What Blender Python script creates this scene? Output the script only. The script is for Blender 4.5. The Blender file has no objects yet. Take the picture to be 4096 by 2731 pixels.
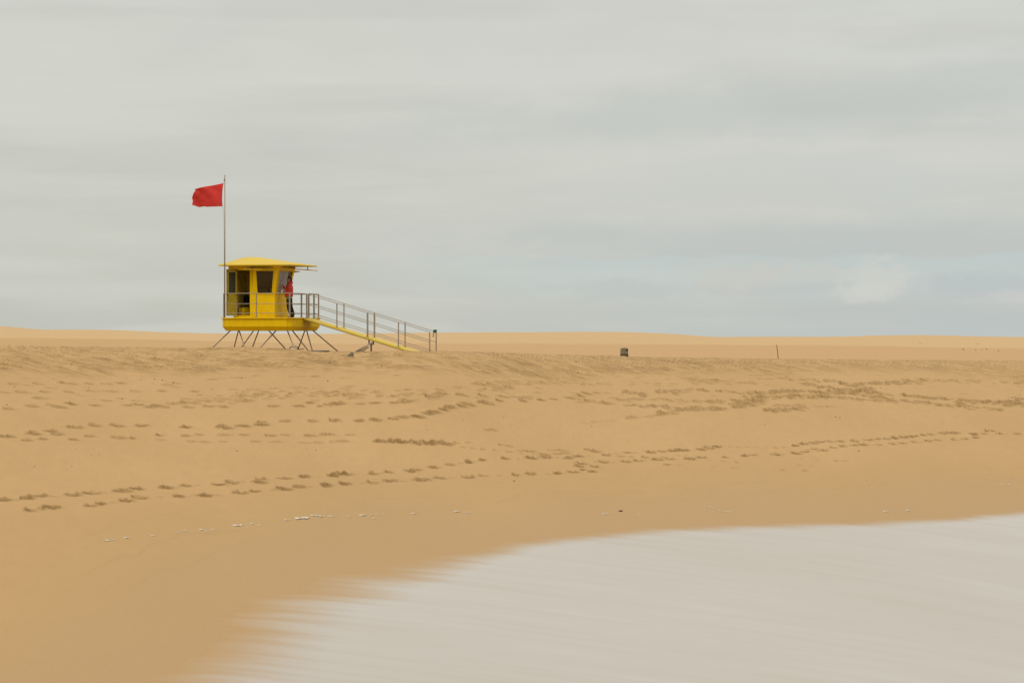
import bpy, bmesh, math, random
import numpy as np
from mathutils import Vector, Matrix, Euler

random.seed(7)
C = bpy.context.scene.collection
F = 11000.0          # focal length in photo pixels (4096 wide)
EYE = 1325.0         # photo row of the eye level
CZ = 7.0             # camera height above the swash
R = math.radians

# ---------------------------------------------------------------- helpers
def link(o, parent=None):
    C.objects.link(o)
    if parent is not None:
        o.parent = parent
    return o

def tag(o, label=None, cat=None, group=None, kind=None):
    if label: o['label'] = label
    if cat: o['category'] = cat
    if group: o['group'] = group
    if kind: o['kind'] = kind
    return o

def empty(name, loc, rz=0.0):
    o = bpy.data.objects.new(name, None)
    o.empty_display_size = 0.3
    o.location = loc; o.rotation_euler = (0, 0, rz)
    return link(o)

class MB:
    def __init__(self): self.v = []; self.f = []
    def add(self, vs, fs):
        b = len(self.v); self.v += [tuple(p) for p in vs]
        self.f += [tuple(i + b for i in f) for f in fs]; return self
    def box(self, c, s, rot=None):
        x, y, z = s[0]/2, s[1]/2, s[2]/2
        vs = [Vector((a*x, b*y, d*z)) for d in (-1, 1) for b in (-1, 1) for a in (-1, 1)]
        if rot is not None: vs = [rot @ p for p in vs]
        vs = [p + Vector(c) for p in vs]
        return self.add(vs, [(0,2,3,1),(4,5,7,6),(0,1,5,4),(2,6,7,3),(0,4,6,2),(1,3,7,5)])
    def tube(self, p0, p1, r, r1=None, n=12):
        p0, p1 = Vector(p0), Vector(p1); r1 = r if r1 is None else r1
        d = (p1 - p0).normalized()
        a = d.orthogonal().normalized(); b = d.cross(a)
        vs = []
        for p, q in ((p0, r), (p1, r1)):
            for k in range(n):
                t = 2*math.pi*k/n
                vs.append(p + a*q*math.cos(t) + b*q*math.sin(t))
        fs = [(k, (k+1) % n, n+(k+1) % n, n+k) for k in range(n)]
        fs += [tuple(range(n))[::-1], tuple(range(n, 2*n))]
        return self.add(vs, fs)
    def path(self, pts, r, n=8):
        for a, b in zip(pts[:-1], pts[1:]): self.tube(a, b, r, n=n)
        return self
    def bar(self, p0, p1, w, h):
        """square bar from p0 to p1"""
        p0, p1 = Vector(p0), Vector(p1); d = p1 - p0
        q = d.to_track_quat('Z', 'Y').to_matrix()
        return self.box((p0+p1)/2, (w, h, d.length), q)
    def prism(self, pts, z0, z1):
        n = len(pts)
        vs = [(p[0], p[1], z0) for p in pts] + [(p[0], p[1], z1) for p in pts]
        return self.add(vs, [tuple(range(n))[::-1], tuple(range(n, 2*n))] +
                        [(k, (k+1) % n, n+(k+1) % n, n+k) for k in range(n)])
    def lathe(self, prof, c=(0,0,0), n=20, sx=1, sy=1):
        vs = []; m = len(prof)
        for r, z in prof:
            for k in range(n):
                t = 2*math.pi*k/n
                vs.append((c[0]+r*sx*math.cos(t), c[1]+r*sy*math.sin(t), c[2]+z))
        fs = [(i*n+k, i*n+(k+1) % n, (i+1)*n+(k+1) % n, (i+1)*n+k) for i in range(m-1) for k in range(n)]
        fs += [tuple(range(n))[::-1], tuple(range((m-1)*n, m*n))]
        return self.add(vs, fs)
    def mesh(self, name):
        me = bpy.data.meshes.new(name)
        me.from_pydata(self.v, [], self.f); me.validate(); me.update()
        bm = bmesh.new(); bm.from_mesh(me)
        bmesh.ops.recalc_face_normals(bm, faces=bm.faces); bm.to_mesh(me); bm.free()
        return me
    def build(self, name, mat, parent=None, bevel=0, smooth=False, solid=0, soff=-1):
        me = self.mesh(name)
        if mat: me.materials.append(mat)
        if smooth: me.shade_smooth()
        o = link(bpy.data.objects.new(name, me), parent)
        if solid:
            s = o.modifiers.new('thick', 'SOLIDIFY'); s.thickness = solid; s.offset = soff
        if bevel:
            b = o.modifiers.new('bevel', 'BEVEL'); b.width = bevel; b.segments = 2; b.limit_method = 'ANGLE'
        return o

# ---------------------------------------------------------------- materials
def mat(name, col, rough=0.5, metal=0.0, spec=0.5, noise=0.0, nscale=8.0, bump=0.0, bscale=60.0, col2=None, stretch=(1,1,1)):
    m = bpy.data.materials.new(name); m.use_nodes = True
    nt = m.node_tree; b = nt.nodes['Principled BSDF']
    b.inputs['Roughness'].default_value = rough; b.inputs['Metallic'].default_value = metal
    b.inputs['Specular IOR Level'].default_value = spec
    b.inputs['Base Color'].default_value = (*col, 1)
    tc = nt.nodes.new('ShaderNodeTexCoord'); mp = nt.nodes.new('ShaderNodeMapping')
    mp.inputs['Scale'].default_value = stretch
    nt.links.new(tc.outputs['Object'], mp.inputs['Vector'])
    if noise > 0:
        n = nt.nodes.new('ShaderNodeTexNoise'); n.inputs['Scale'].default_value = nscale
        n.inputs['Detail'].default_value = 6; n.inputs['Roughness'].default_value = 0.6
        nt.links.new(mp.outputs[0], n.inputs['Vector'])
        mr = nt.nodes.new('ShaderNodeMapRange'); mr.inputs['From Min'].default_value = 0.35
        mr.inputs['From Max'].default_value = 0.65
        nt.links.new(n.outputs['Fac'], mr.inputs['Value'])
        mx = nt.nodes.new('ShaderNodeMix'); mx.data_type = 'RGBA'
        c2 = col2 or tuple(c*(1-noise) for c in col)
        mx.inputs['A'].default_value = (*col, 1); mx.inputs['B'].default_value = (*c2, 1)
        nt.links.new(mr.outputs[0], mx.inputs['Factor'])
        nt.links.new(mx.outputs['Result'], b.inputs['Base Color'])
        ra = nt.nodes.new('ShaderNodeMapRange'); ra.inputs['To Min'].default_value = rough*0.85
        ra.inputs['To Max'].default_value = min(1, rough*1.2)
        nt.links.new(n.outputs['Fac'], ra.inputs['Value']); nt.links.new(ra.outputs[0], b.inputs['Roughness'])
    if bump > 0:
        n2 = nt.nodes.new('ShaderNodeTexNoise'); n2.inputs['Scale'].default_value = bscale
        n2.inputs['Detail'].default_value = 4
        nt.links.new(mp.outputs[0], n2.inputs['Vector'])
        bp = nt.nodes.new('ShaderNodeBump'); bp.inputs['Strength'].default_value = bump
        bp.inputs['Distance'].default_value = 0.01
        nt.links.new(n2.outputs['Fac'], bp.inputs['Height']); nt.links.new(bp.outputs[0], b.inputs['Normal'])
    return m

def glass(name, tint, fac, film=0.0, filmcol=(.35,.34,.36), edge=None):
    m = bpy.data.materials.new(name); m.use_nodes = True
    nt = m.node_tree; nt.nodes.remove(nt.nodes['Principled BSDF']); out = nt.nodes['Material Output']
    t = nt.nodes.new('ShaderNodeBsdfTransparent'); t.inputs['Color'].default_value = (*tint, 1)
    g = nt.nodes.new('ShaderNodeBsdfGlossy'); g.inputs['Roughness'].default_value = 0.05
    g.inputs['Color'].default_value = (.9, .9, .9, 1)
    mx = nt.nodes.new('ShaderNodeMixShader'); mx.inputs[0].default_value = fac
    nt.links.new(t.outputs[0], mx.inputs[1]); nt.links.new(g.outputs[0], mx.inputs[2])
    last = mx
    if film > 0:                       # soapy film on the pane that is being washed
        d = nt.nodes.new('ShaderNodeBsdfDiffuse'); d.inputs['Color'].default_value = (*filmcol, 1)
        m2 = nt.nodes.new('ShaderNodeMixShader')
        nt.links.new(mx.outputs[0], m2.inputs[1]); nt.links.new(d.outputs[0], m2.inputs[2])
        tc = nt.nodes.new('ShaderNodeTexCoord'); sp = nt.nodes.new('ShaderNodeSeparateXYZ')
        nt.links.new(tc.outputs['Object'], sp.inputs[0])
        mr = nt.nodes.new('ShaderNodeMapRange'); mr.inputs['From Min'].default_value = edge
        mr.inputs['From Max'].default_value = edge+0.03
        mr.inputs['To Min'].default_value = film; mr.inputs['To Max'].default_value = 0.03
        nt.links.new(sp.outputs['Y'], mr.inputs['Value'])
        n = nt.nodes.new('ShaderNodeTexNoise'); n.inputs['Scale'].default_value = 2.2; n.inputs['Detail'].default_value = 3
        nt.links.new(tc.outputs['Object'], n.inputs['Vector'])
        mu = nt.nodes.new('ShaderNodeMath'); mu.operation = 'MULTIPLY'
        m3 = nt.nodes.new('ShaderNodeMapRange'); m3.inputs['From Min'].default_value = .3; m3.inputs['From Max'].default_value = .6
        m3.inputs['To Min'].default_value = .8
        nt.links.new(n.outputs['Fac'], m3.inputs['Value'])
        nt.links.new(mr.outputs[0], mu.inputs[0]); nt.links.new(m3.outputs[0], mu.inputs[1])
        nt.links.new(mu.outputs[0], m2.inputs[0]); last = m2
    nt.links.new(last.outputs[0], out.inputs['Surface'])
    return m

M = {}
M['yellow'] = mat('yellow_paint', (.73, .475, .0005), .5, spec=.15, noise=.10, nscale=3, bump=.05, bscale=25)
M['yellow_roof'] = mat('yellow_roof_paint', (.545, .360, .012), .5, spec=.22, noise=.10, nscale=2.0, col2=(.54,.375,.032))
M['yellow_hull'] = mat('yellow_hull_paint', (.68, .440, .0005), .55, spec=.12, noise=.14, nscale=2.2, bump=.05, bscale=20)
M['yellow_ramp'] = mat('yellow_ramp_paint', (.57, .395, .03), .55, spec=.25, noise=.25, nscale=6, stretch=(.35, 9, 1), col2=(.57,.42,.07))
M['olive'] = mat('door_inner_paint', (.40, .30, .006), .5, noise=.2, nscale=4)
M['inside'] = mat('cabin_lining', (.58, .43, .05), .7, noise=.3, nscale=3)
M['steel'] = mat('galvanised_steel', (.31, .248, .182), .5, metal=.35, noise=.25, nscale=14)
M['steel_dark'] = mat('dark_shaded_steel', (.27, .22, .155), .55, metal=.2, noise=.35, nscale=12)  # darker steel copy; on the legs behind it carries painted shade
M['seam'] = mat('dark_seal', (.05, .035, .012), .7)
M['pane'] = glass('tinted_pane', (.30, .29, .26), .05)
M['pane_dark'] = mat('dark_pane', (.035,.035,.018), .25, noise=.3, nscale=3)
M['pane_soapy'] = glass('soapy_pane', (.3, .28, .25), .10, film=.92, edge=1.98)
M['red_flag'] = mat('red_flag_cloth', (.55, .042, .034), .85, spec=.15, noise=.12, nscale=3, bump=.1, bscale=150)
M['red_jacket'] = mat('red_jacket_cloth', (.53, .050, .036), .85, spec=.2, noise=.25, nscale=12, bump=.3, bscale=40)
M['black_cloth'] = mat('dark_trouser_cloth', (.022, .015, .010), .9, spec=.2, noise=.3, nscale=10)
M['skin'] = mat('skin', (.28, .125, .065), .6, noise=.12, nscale=15)
M['hair'] = mat('dark_hair', (.014, .011, .008), .7, noise=.4, nscale=40)
M['green'] = mat('green_cloth', (.05, .20, .06), .8, noise=.25, nscale=20)
M['yellow_trim'] = mat('yellow_trim', (.75, .42, .01), .7)
M['white'] = mat('white_plastic', (.74, .72, .65), .5, noise=.15, nscale=9)
M['rag'] = mat('white_rag', (.72, .70, .66), .9, noise=.12, nscale=20)
M['rope'] = mat('green_rope', (.02, .17, .09), .9, noise=.4, nscale=60)
M['rock'] = mat('dark_rock', (.07, .055, .036), .9, noise=.5, nscale=14, col2=(.16, .125, .085), bump=.8, bscale=30)
M['slab'] = mat('grey_board', (.12, .11, .085), .8, noise=.3, nscale=6)
M['wood'] = mat('brown_board', (.23, .125, .05), .8, noise=.4, nscale=5, stretch=(1, 8, 1), col2=(.13,.075,.03))
M['wood_post'] = mat('wooden_stake', (.25, .13, .04), .85, noise=.35, nscale=30)
M['darkwood'] = mat('dark_emblem', (.07, .045, .015), .8)
M['bin'] = mat('bin_shell', (.21, .165, .095), .75, noise=.25, nscale=7)
M['bin_dark'] = mat('bin_base', (.075, .055, .036), .8, noise=.4, nscale=8)
M['bin_lid'] = mat('bin_lid', (.40, .34, .24), .7, noise=.15, nscale=8)
M['black'] = mat('dark_opening', (.018, .016, .010), .9)
M['pebble'] = mat('dark_pebble', (.085, .06, .034), .85, noise=.4, nscale=30)
M['blue'] = mat('blue_plastic', (.09, .12, .22), .6)
M['weed'] = mat('brown_seaweed', (.05, .028, .010), .8, noise=.4, nscale=30)
M['foam'] = mat('sea_foam', (.53, .475, .36), .8, noise=.1, nscale=30)
M['shrub'] = mat('dry_shrub', (.27, .19, .09), .9, noise=.4, nscale=10)

# ---------------------------------------------------------------- noise
def _h(ix, iy, seed):
    h = (ix.astype(np.int64)*374761393 + iy.astype(np.int64)*668265263 + seed*2147483647) & 0xffffffff
    h = ((h ^ (h >> 13))*1274126177) & 0xffffffff
    h = h ^ (h >> 16)
    return (h & 0xffff)/65535.0

def vnoise(x, y, seed=0):
    ix, iy = np.floor(x), np.floor(y); fx, fy = x-ix, y-iy
    fx = fx*fx*fx*(fx*(fx*6-15)+10); fy = fy*fy*fy*(fy*(fy*6-15)+10)
    a, b = _h(ix, iy, seed), _h(ix+1, iy, seed); c, d = _h(ix, iy+1, seed), _h(ix+1, iy+1, seed)
    return (a+(b-a)*fx)*(1-fy) + (c+(d-c)*fx)*fy

def fbm(x, y, seed=0, o=4, g=.5):
    s = 0; a = 1; t = 0
    for k in range(o):
        s = s + a*vnoise(x*2**k + 17.3*k, y*2**k - 9.1*k, seed+k*31); t += a; a *= g
    return s/t - .5

def sstep(a, b, x):
    t = np.clip((x-a)/(b-a), 0, 1); return t*t*(3-2*t)

def pchip_slopes(X, Y):
    h = np.diff(X, axis=1); d = np.diff(Y, axis=1)/h
    m = np.zeros_like(Y)
    w1 = 2*h[:, 1:]+h[:, :-1]; w2 = h[:, 1:]+2*h[:, :-1]
    with np.errstate(divide='ignore', invalid='ignore'):
        mm = (w1+w2)/(w1/d[:, :-1]+w2/d[:, 1:])
    m[:, 1:-1] = np.where(d[:, :-1]*d[:, 1:] > 0, mm, 0)
    m[:, 0] = d[:, 0]; m[:, -1] = d[:, -1]
    return m

def pchip_eval(X, Y, m, Q):
    """X,Y,m (n,k); Q (n,q)"""
    out = np.zeros_like(Q); k = X.shape[1]
    idx = np.zeros(Q.shape, int)
    for j in range(1, k-1): idx += (Q >= X[:, j:j+1])
    g = lambda A, i: np.take_along_axis(A, i, 1)
    x0, x1, y0, y1 = g(X, idx), g(X, idx+1), g(Y, idx), g(Y, idx+1)
    m0, m1 = g(m, idx), g(m, idx+1)
    h = x1-x0; t = (Q-x0)/h
    return (y0*(1+2*t)*(1-t)**2 + h*m0*t*(1-t)**2 + y1*t*t*(3-2*t) + h*m1*t*t*(t-1))

def curve(px, pts):
    X = np.array([[p[0] for p in pts]], float); Y = np.array([[p[1] for p in pts]], float)
    q = np.clip(px, X[0, 0], X[0, -1])[None, :]
    return pchip_eval(X, Y, pchip_slopes(X, Y), q)[0]

# ---------------------------------------------------------------- the beach: one sheet of terrain (azimuth x distance grid)
cols = np.concatenate([np.linspace(-11000, -1600, 26), np.linspace(-1500, -110, 36),
                       np.arange(-90, 4190, 3.0), np.linspace(4210, 5600, 36), np.linspace(5700, 15000, 26)])
nc = len(cols)
T = (cols-2048)/F                                   # tangent of azimuth
HC, SX, SY = 18.5, -.193, .1376                     # the beach face: a plane falling to the right and towards the camera
cpx = np.clip(cols, -1500, 5600)
plane_d = lambda px, y: F*HC/((y-EYE)+SX*(px-2048)+SY*F)
yC = curve(cols, [(-1500,1386),(0,1388),(300,1388),(600,1390),(900,1392.5),(1100,1395),(1180,1399),(1230,1403),(1310,1407),
                  (1500,1406.5),(1650,1405.5),(1750,1406),(2000,1412),(2200,1418),(2440,1424.5),(2800,1431),(3100,1435),(3600,1439),(4096,1443),(5600,1452)])
DC = curve(cols, [(-1500,96),(0,104),(500,110.5),(900,113.8),(1400,114.8),(1650,115.4),(1850,118.5),(2100,124.5),(2440,132),(2800,138),(3100,143),(3600,153),(4096,164),(5600,196)])
zC = -(yC-EYE)/F*DC
yS = curve(cols, [(-1500,3900),(0,3030),(650,2745),(850,2640),(1050,2490),(1180,2405),(1330,2340),(1500,2305),(1700,2262),(1900,2220),(2150,2170),(2400,2142),
                  (2700,2118),(3000,2105),(3500,2090),(3800,2075),(4096,2052),(5600,1990)])
DS = plane_d(cpx, yS); zS = -(yS-EYE)/F*DS
yT = curve(cols, [(-1500,2090),(0,1995),(700,1945),(1400,1900),(2000,1860),(2700,1815),(3300,1770),(3700,1745),(4096,1733),(5600,1690)])
DT = plane_d(cpx, yT); zT = -(yT-EYE)/F*DT
yF = curve(cols, [(-1500,1345),(0,1352),(700,1360),(1300,1374),(2000,1377),(2700,1380),(3300,1384),(4096,1392),(5600,1396)])
DF = DC*1.5
zF = -(yF-EYE)/F*DF
yH = curve(cols, [(-1500,1312),(-300,1300),(0,1306),(180,1320),(400,1321),(640,1329),(870,1335),(1310,1336.5),(1750,1331.5),(2050,1329),(2400,1327),(2700,1337),(2900,1348),(3100,1348),(3300,1346),(3650,1340),(4096,1347),(5600,1345)])
DH = curve(cols, [(-1500,300),(0,330),(1300,400),(2400,500),(4096,680),(5600,760)])
zH = -(yH-EYE)/F*DH
D1 = np.maximum(DS*.72, 10)
PX = np.stack([0*DC+4, D1, DS, DT, DC, DC+5, DF, DF*1.12, DH, DH*1.25, 0*DC+5000], 1)
PZ = np.stack([zS-(DS-D1)*SY-1, zS-(DS-D1)*SY, zS, zT, zC, zC-.03, zF, zF-.04*(DF/170), zH, zH-3.5, zH-50], 1)
PM = pchip_slopes(PX, PZ)
base = lambda Dm: pchip_eval(PX, PZ, PM, Dm)

NB = 600
fineD = 8 + (DC[:, None]-8)*np.linspace(0, 1, 700)[None, :]
fineY = EYE - base(fineD)*F/fineD
s = np.linspace(0, 1, NB)
rows = []
for i in range(nc):
    fy, fd = fineY[i][::-1], fineD[i][::-1]
    fy = np.maximum.accumulate(fy)
    ycr = yC[i]
    yy = ycr + (3300-ycr)*(.72*s + .28*s*s)
    db = np.interp(yy, fy, fd)[::-1]
    da = np.linspace(8, db[0], 14)[:-1]
    dc = DC[i] + (DF[i]-DC[i])*np.linspace(0, 1, 121)[1:]**1.25
    dd = DF[i] + (DH[i]-DF[i])*np.linspace(0, 1, 101)[1:]
    de = DH[i]*(5000/DH[i])**np.linspace(0, 1, 26)[1:]
    rows.append(np.concatenate([da, db, dc, dd, de]))
D = np.array(rows); nr = D.shape[1]
Z0 = base(D)
X = T[:, None]*D
Yimg = EYE - Z0*F/D
inf = ((cols > -600) & (cols < 4700)).astype(float)[:, None]

# colour masks and relief
ycm = yC[:, None]
front = D <= DC[:, None]+.6
lowedge = curve(cols, [(-1500,1500),(0,1492),(700,1503),(1000,1490),(1500,1478),(2000,1490),(2500,1498),(3000,1478),(3500,1490),(4096,1512),(5600,1515)])[:, None]
nA = fbm(X/3.2, D/9, 11, 4)
fw = 1-sstep(-.2, 2.2, D-DC[:, None]+fbm(X/2, D/2, 12, 2)*1.2)          # the rough berm fades into the plain behind its crest
rough = np.where(D < DC[:, None]+4, 1-sstep(-16, 26, Yimg-lowedge+nA*70), 0)*fw
e1x, e1y = X*.985-D*.17, X*.17+D*.985               # wind drift axis across the berm
rip = fbm(X/1.1, D/.42, 21, 4, .6)
rip2 = fbm(X/.38, D/.16, 22, 3, .6)
rip3 = fbm(X/1.9+D*.2, D/.9, 24, 3, .55)
hump = fbm(X/4, D/4, 23, 3)
tread = sstep(.02, .16, rip3+rip*.6)                    # trodden hollows between low crests
dz = rough*np.clip(1.1-(D-112)/70, .5, 1)*(rip*.13 + rip2*.085 + hump*.05 + rip3*.11)
soft = fbm(X/6, D/9, 31, 3)
fine_n = fbm(X/.35, D/.6, 33, 3)
dz += fw*(1-rough)*(soft*.05 + fine_n*.007)
pl_side = sstep(500, 1500, cols)[:, None]*.7+.3
plain = (1-fw)*(1-sstep(DF[:, None]*.97, DF[:, None]*1.1, D))
dz += plain*(fbm(X/1.3, D/2.5, 41, 4, .6)*.07 + soft*.04)
dune = sstep(DF[:, None]*.98, DF[:, None]*1.05, D)
dz += dune*(fbm(X/14, D/30, 51, 4)*.28 + fbm(X/2.2, D/6, 52, 3)*.05)
lump = fbm(X/.13, D/.28, 61, 3, .65)
lstr = fbm((X+D)*.707/.40, (D-X)*.707/.13, 62, 3, .6)
damp_shade = np.clip(rough*(.23 + rip*.85 + rip2*1.6 - rip3*.4)*np.clip(1.15-(D-112)/90, .62, 1) + rough*.10*sstep(118, 140, D), 0, 1)  # shade between the berm ripples painted in, over slightly browner coarse sand

# ---- tracks of footprints (photo positions, grouped by the crop they were read from)
S = 1.68
def crop(ox, pts, oy=1260.0): return [(ox+x/S, oy+y/S) for x, y in pts]
prints = []           # (px, py, length, strength)
def add(pts, L, k, jit=0): 
    for x, y in pts: prints.append((x+random.uniform(-jit, jit), y+random.uniform(-jit, jit)*.25, L*random.uniform(.85, 1.15), k*random.uniform(.8, 1.1)))
add(crop(0, [(35,1242),(185,1228),(275,1215),(490,1208),(610,1195),(825,1183),(915,1168),(1120,1160),(1250,1147),(1475,1140),(1560,1128),(1750,1105),(1745,1125),(1915,1098),(2045,1087),(2240,1082),(2310,1072)]), .27, 1.0)
add(crop(0, [(200,1312),(340,1293),(610,1282),(680,1265),(850,1248),(935,1227),(1205,1218),(1380,1213),(1615,1198),(1715,1187),(1910,1172),(2010,1157),(2190,1147),(2310,1135)]), .27, 1.0)
add(crop(1300, [(55,1082),(120,1072),(325,1068),(425,1058),(575,1052),(630,1042),(725,1027),(845,1007),(965,992),(1060,977),(1215,967),(1385,963),(1490,957),(1640,962),(1705,950),(1890,940),(2040,925),(2190,922),(2265,917),(2340,912)]), .24, 1.0)
add(crop(1300, [(20,1142),(140,1135),(320,1127),(440,1115),(650,1110),(770,1098),(965,1092),(1065,1080),(1280,1077),(1385,1070),(1560,1067),(1670,1057),(1735,1042),(1800,1053),(1710,1017),(1720,1000),(1810,1020),(1870,988),(2025,985),(2105,978),(2230,972),(2320,968),(2305,1003)]), .24, .95)
add(crop(1300, [(360,852),(410,854),(460,856),(510,858),(560,861),(610,863),(650,860),(690,862),(730,868),(770,866),(810,872),(840,866),(620,868),(700,870)]), .22, .92)
add(crop(1300, [(1770,907),(1810,915),(1480,940)]), .26, .85)
add(crop(1300, [(1180,873),(1240,881),(1320,914),(1380,917),(1530,907),(1600,910),(1560,931),(1620,929),(1990,949),(2060,952),(2150,955),(2280,957)]), .22, .6)
add(crop(1300, [(880,859),(960,857),(930,889),(1000,897),(1060,903),(1140,908),(1240,920),(1330,930),(1420,937)]), .15, .5)
add(crop(2696, [(65,910),(190,905),(240,895),(290,887),(815,878),(875,867),(940,860),(985,852),(1055,850),(1120,848),(1215,847),(1310,840),(1370,833),(1430,832),(1485,828),(1545,823),(1585,817),(1625,812),(1675,805),(1730,801),(1810,794),(1865,792),(1905,791),(2010,800),(2100,782),(2140,781)]), .27, 1.0)
add(crop(2696, [(110,967),(185,958),(345,957),(475,947),(535,941),(690,938),(815,930),(885,918),(945,900),(1010,910),(1070,890),(1135,882),(1210,875),(1275,873),(1380,872),(1470,865),(1540,860),(1610,853),(1705,845),(1770,838),(1880,837),(1960,832),(2020,805),(2030,825),(2090,800),(2190,800),(2310,800)]), .26, .9)
add(crop(2696, [(380,885),(440,886),(500,887),(550,887),(620,890),(680,890),(740,888),(900,903),(970,912),(30,942),(90,945),(240,976),(330,982),(420,987),(40,1008),(850,968),(960,975),(1090,979),(1150,980),(840,1010),(920,1014),(260,1022),(400,1028),(730,1042),(880,1047)]), .16, .45)
base_n = len(prints)
for (p, q) in zip(prints[:base_n-1], prints[1:base_n]):
    if abs(p[0]-q[0]) < 190 and abs(p[1]-q[1]) < 14 and p[3] > .7 and random.random() < .6:
        t = random.uniform(.35, .65)
        add([(p[0]*(1-t)+q[0]*t, p[1]*(1-t)+q[1]*t+random.uniform(-2, 3))], .15, .34)
# older, half-filled rows up the slope
add(crop(0, [(45,818),(230,800),(345,783),(385,802),(500,755),(640,742),(790,745),(955,745),(1250,755),(1480,757),(1520,760),(1630,747),(1760,738),(1755,720),(1920,713),(2100,713),(2250,712)]), .27, .75)
add(crop(0, [(180,843),(290,835),(490,838),(605,815),(800,825),(895,830),(1070,808),(1250,812),(1340,803),(1510,805),(1640,805),(1820,810),(1920,805),(2085,810),(2195,804)]), .24, .62)
add(crop(0, [(1080,838),(1290,848),(1380,852),(1500,848),(1720,850),(1850,853),(2050,858),(2140,857),(2300,850)]), .25, .35)
add(crop(0, [(60,630),(220,615),(345,607),(400,620),(480,600),(640,608),(860,608),(930,605),(1010,620),(1050,613),(1090,618),(1260,618),(1410,613),(1500,617),(1840,613),(2010,613),(2080,593),(2150,615),(2250,600)]), .26, .65)
add(crop(0, [(90,463),(250,463),(420,459),(470,463),(600,463),(720,462),(810,457),(1130,470),(1430,433),(1590,423),(2120,413)]), .26, .5)
add(crop(0, [(30,520),(150,520),(300,518),(460,518),(610,512),(750,513),(910,512),(1090,511),(1310,513),(720,575),(930,578),(270,560)]), .26, .45)
def band(ox, p0, p1, n, spread, L, k):
    for i in range(int(n*1.45)):
        t = random.random(); x = p0[0]+(p1[0]-p0[0])*t; y = p0[1]+(p1[1]-p0[1])*t+random.gauss(0, spread)
        add(crop(ox, [(x, y)]), L*.80, k*.78)
band(0, (1120,588), (1700,572), 22, 12, .24, .5)
band(0, (1280,550), (2350,522), 34, 14, .24, .52)
band(0, (1600,500), (2350,490), 10, 8, .22, .4)
band(1300, (0,532), (820,532), 34, 14, .26, .55)
add(crop(1300, [(100,600),(240,598),(340,593),(470,592),(530,575),(560,582),(545,590),(20,605)]), .27, .65)
add(crop(1300, [(60,712),(230,713),(340,707),(460,700),(520,690),(615,685),(690,667),(740,655),(800,640),(850,622),(920,612),(960,600),(1070,590),(1170,575),(1330,578),(1450,573),(1540,568),(1650,560),(1720,545),(1760,528),(1830,523),(1900,523),(640,690),(720,662),(830,628),(1100,595)]), .28, .75)
add(crop(1300, [(0,805),(40,804),(170,806),(60,852),(130,850),(1090,773),(1130,773)]), .22, .45)
add(crop(1300, [(700,550),(790,530),(900,535),(940,540),(1060,543),(1200,550),(1300,556),(1360,558)]), .28, .6)
band(1300, (1010,470), (1380,452), 18, 9, .26, .5)
band(1300, (1380,455), (2350,462), 26, 8, .26, .45)
band(1300, (1040,503), (1290,488), 10, 5, .26, .5)
band(1300, (2000,512), (2150,535), 12, 6, .28, .65)
band(1300, (2230,518), (2352,512), 10, 6, .28, .6)
band(1300, (1900,563), (2352,570), 16, 5, .28, .5)
band(1300, (1680,575), (2352,625), 24, 5, .28, .6)
band(1300, (2240,665), (2352,655), 12, 6, .28, .65)
band(1300, (2020,692), (2250,672), 9, 4, .26, .45)
band(1300, (1650,735), (2000,705), 9, 4, .22, .25)
band(2696, (0,518), (130,500), 10, 7, .28, .65)
band(2696, (130,500), (500,526), 12, 4, .28, .6)
band(2696, (500,530), (800,510), 22, 7, .3, .7)
band(2696, (800,513), (1050,525), 14, 4, .3, .7)
band(2696, (1040,520), (1330,505), 36, 9, .3, .85)
band(2696, (0,575), (340,583), 16, 5, .28, .55)
band(2696, (390,600), (610,570), 40, 16, .3, .75)
band(2696, (540,560), (900,548), 24, 6, .3, .7)
band(2696, (900,552), (1080,553), 14, 4, .3, .75)
band(2696, (1080,553), (1500,582), 24, 4, .3, .6)
band(2696, (0,640), (350,625), 22, 8, .3, .7)
band(2696, (610,645), (880,632), 20, 6, .3, .65)
band(2696, (660,610), (860,612), 10, 3, .28, .5)
band(2696, (900,615), (1100,620), 6, 3, .25, .3)
band(2696, (470,400), (990,440), 20, 8, .3, .55)
band(2696, (990,430), (1300,500), 18, 6, .3, .7)
band(2696, (860,462), (1100,500), 14, 5, .3, .75)
band(2696, (1300,520), (1780,563), 22, 4, .32, .75)
band(2696, (1780,563), (2352,600), 24, 4, .32, .75)
band(2696, (1250,540), (1640,588), 24, 5, .32, .7)
band(2696, (1640,588), (2200,640), 28, 5, .32, .7)
band(2696, (1900,585), (2352,600), 22, 6, .32, .7)
band(2696, (2220,605), (2352,570), 20, 14, .34, .8)
band(2696, (1200,470), (1460,455), 20, 4, .32, .75)
band(2696, (1430,455), (1700,440), 20, 8, .32, .75)
band(2696, (1700,438), (2352,458), 22, 5, .32, .6)
band(2696, (100,440), (570,452), 22, 8, .3, .5)
band(2696, (0,420), (300,450), 12, 8, .3, .45)
# scattered faint marks on the smooth upper slope
for i in range(70):
    add([(random.uniform(0, 4096), random.uniform(1500, 1610))], .22, .28)

def d_at(px, py):
    i = int(np.clip(np.searchsorted(cols, px), 1, nc-1))
    yy = Yimg[i][13:13+NB][::-1]; dd = D[i][13:13+NB][::-1]
    return float(np.interp(py, yy, dd))

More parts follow.
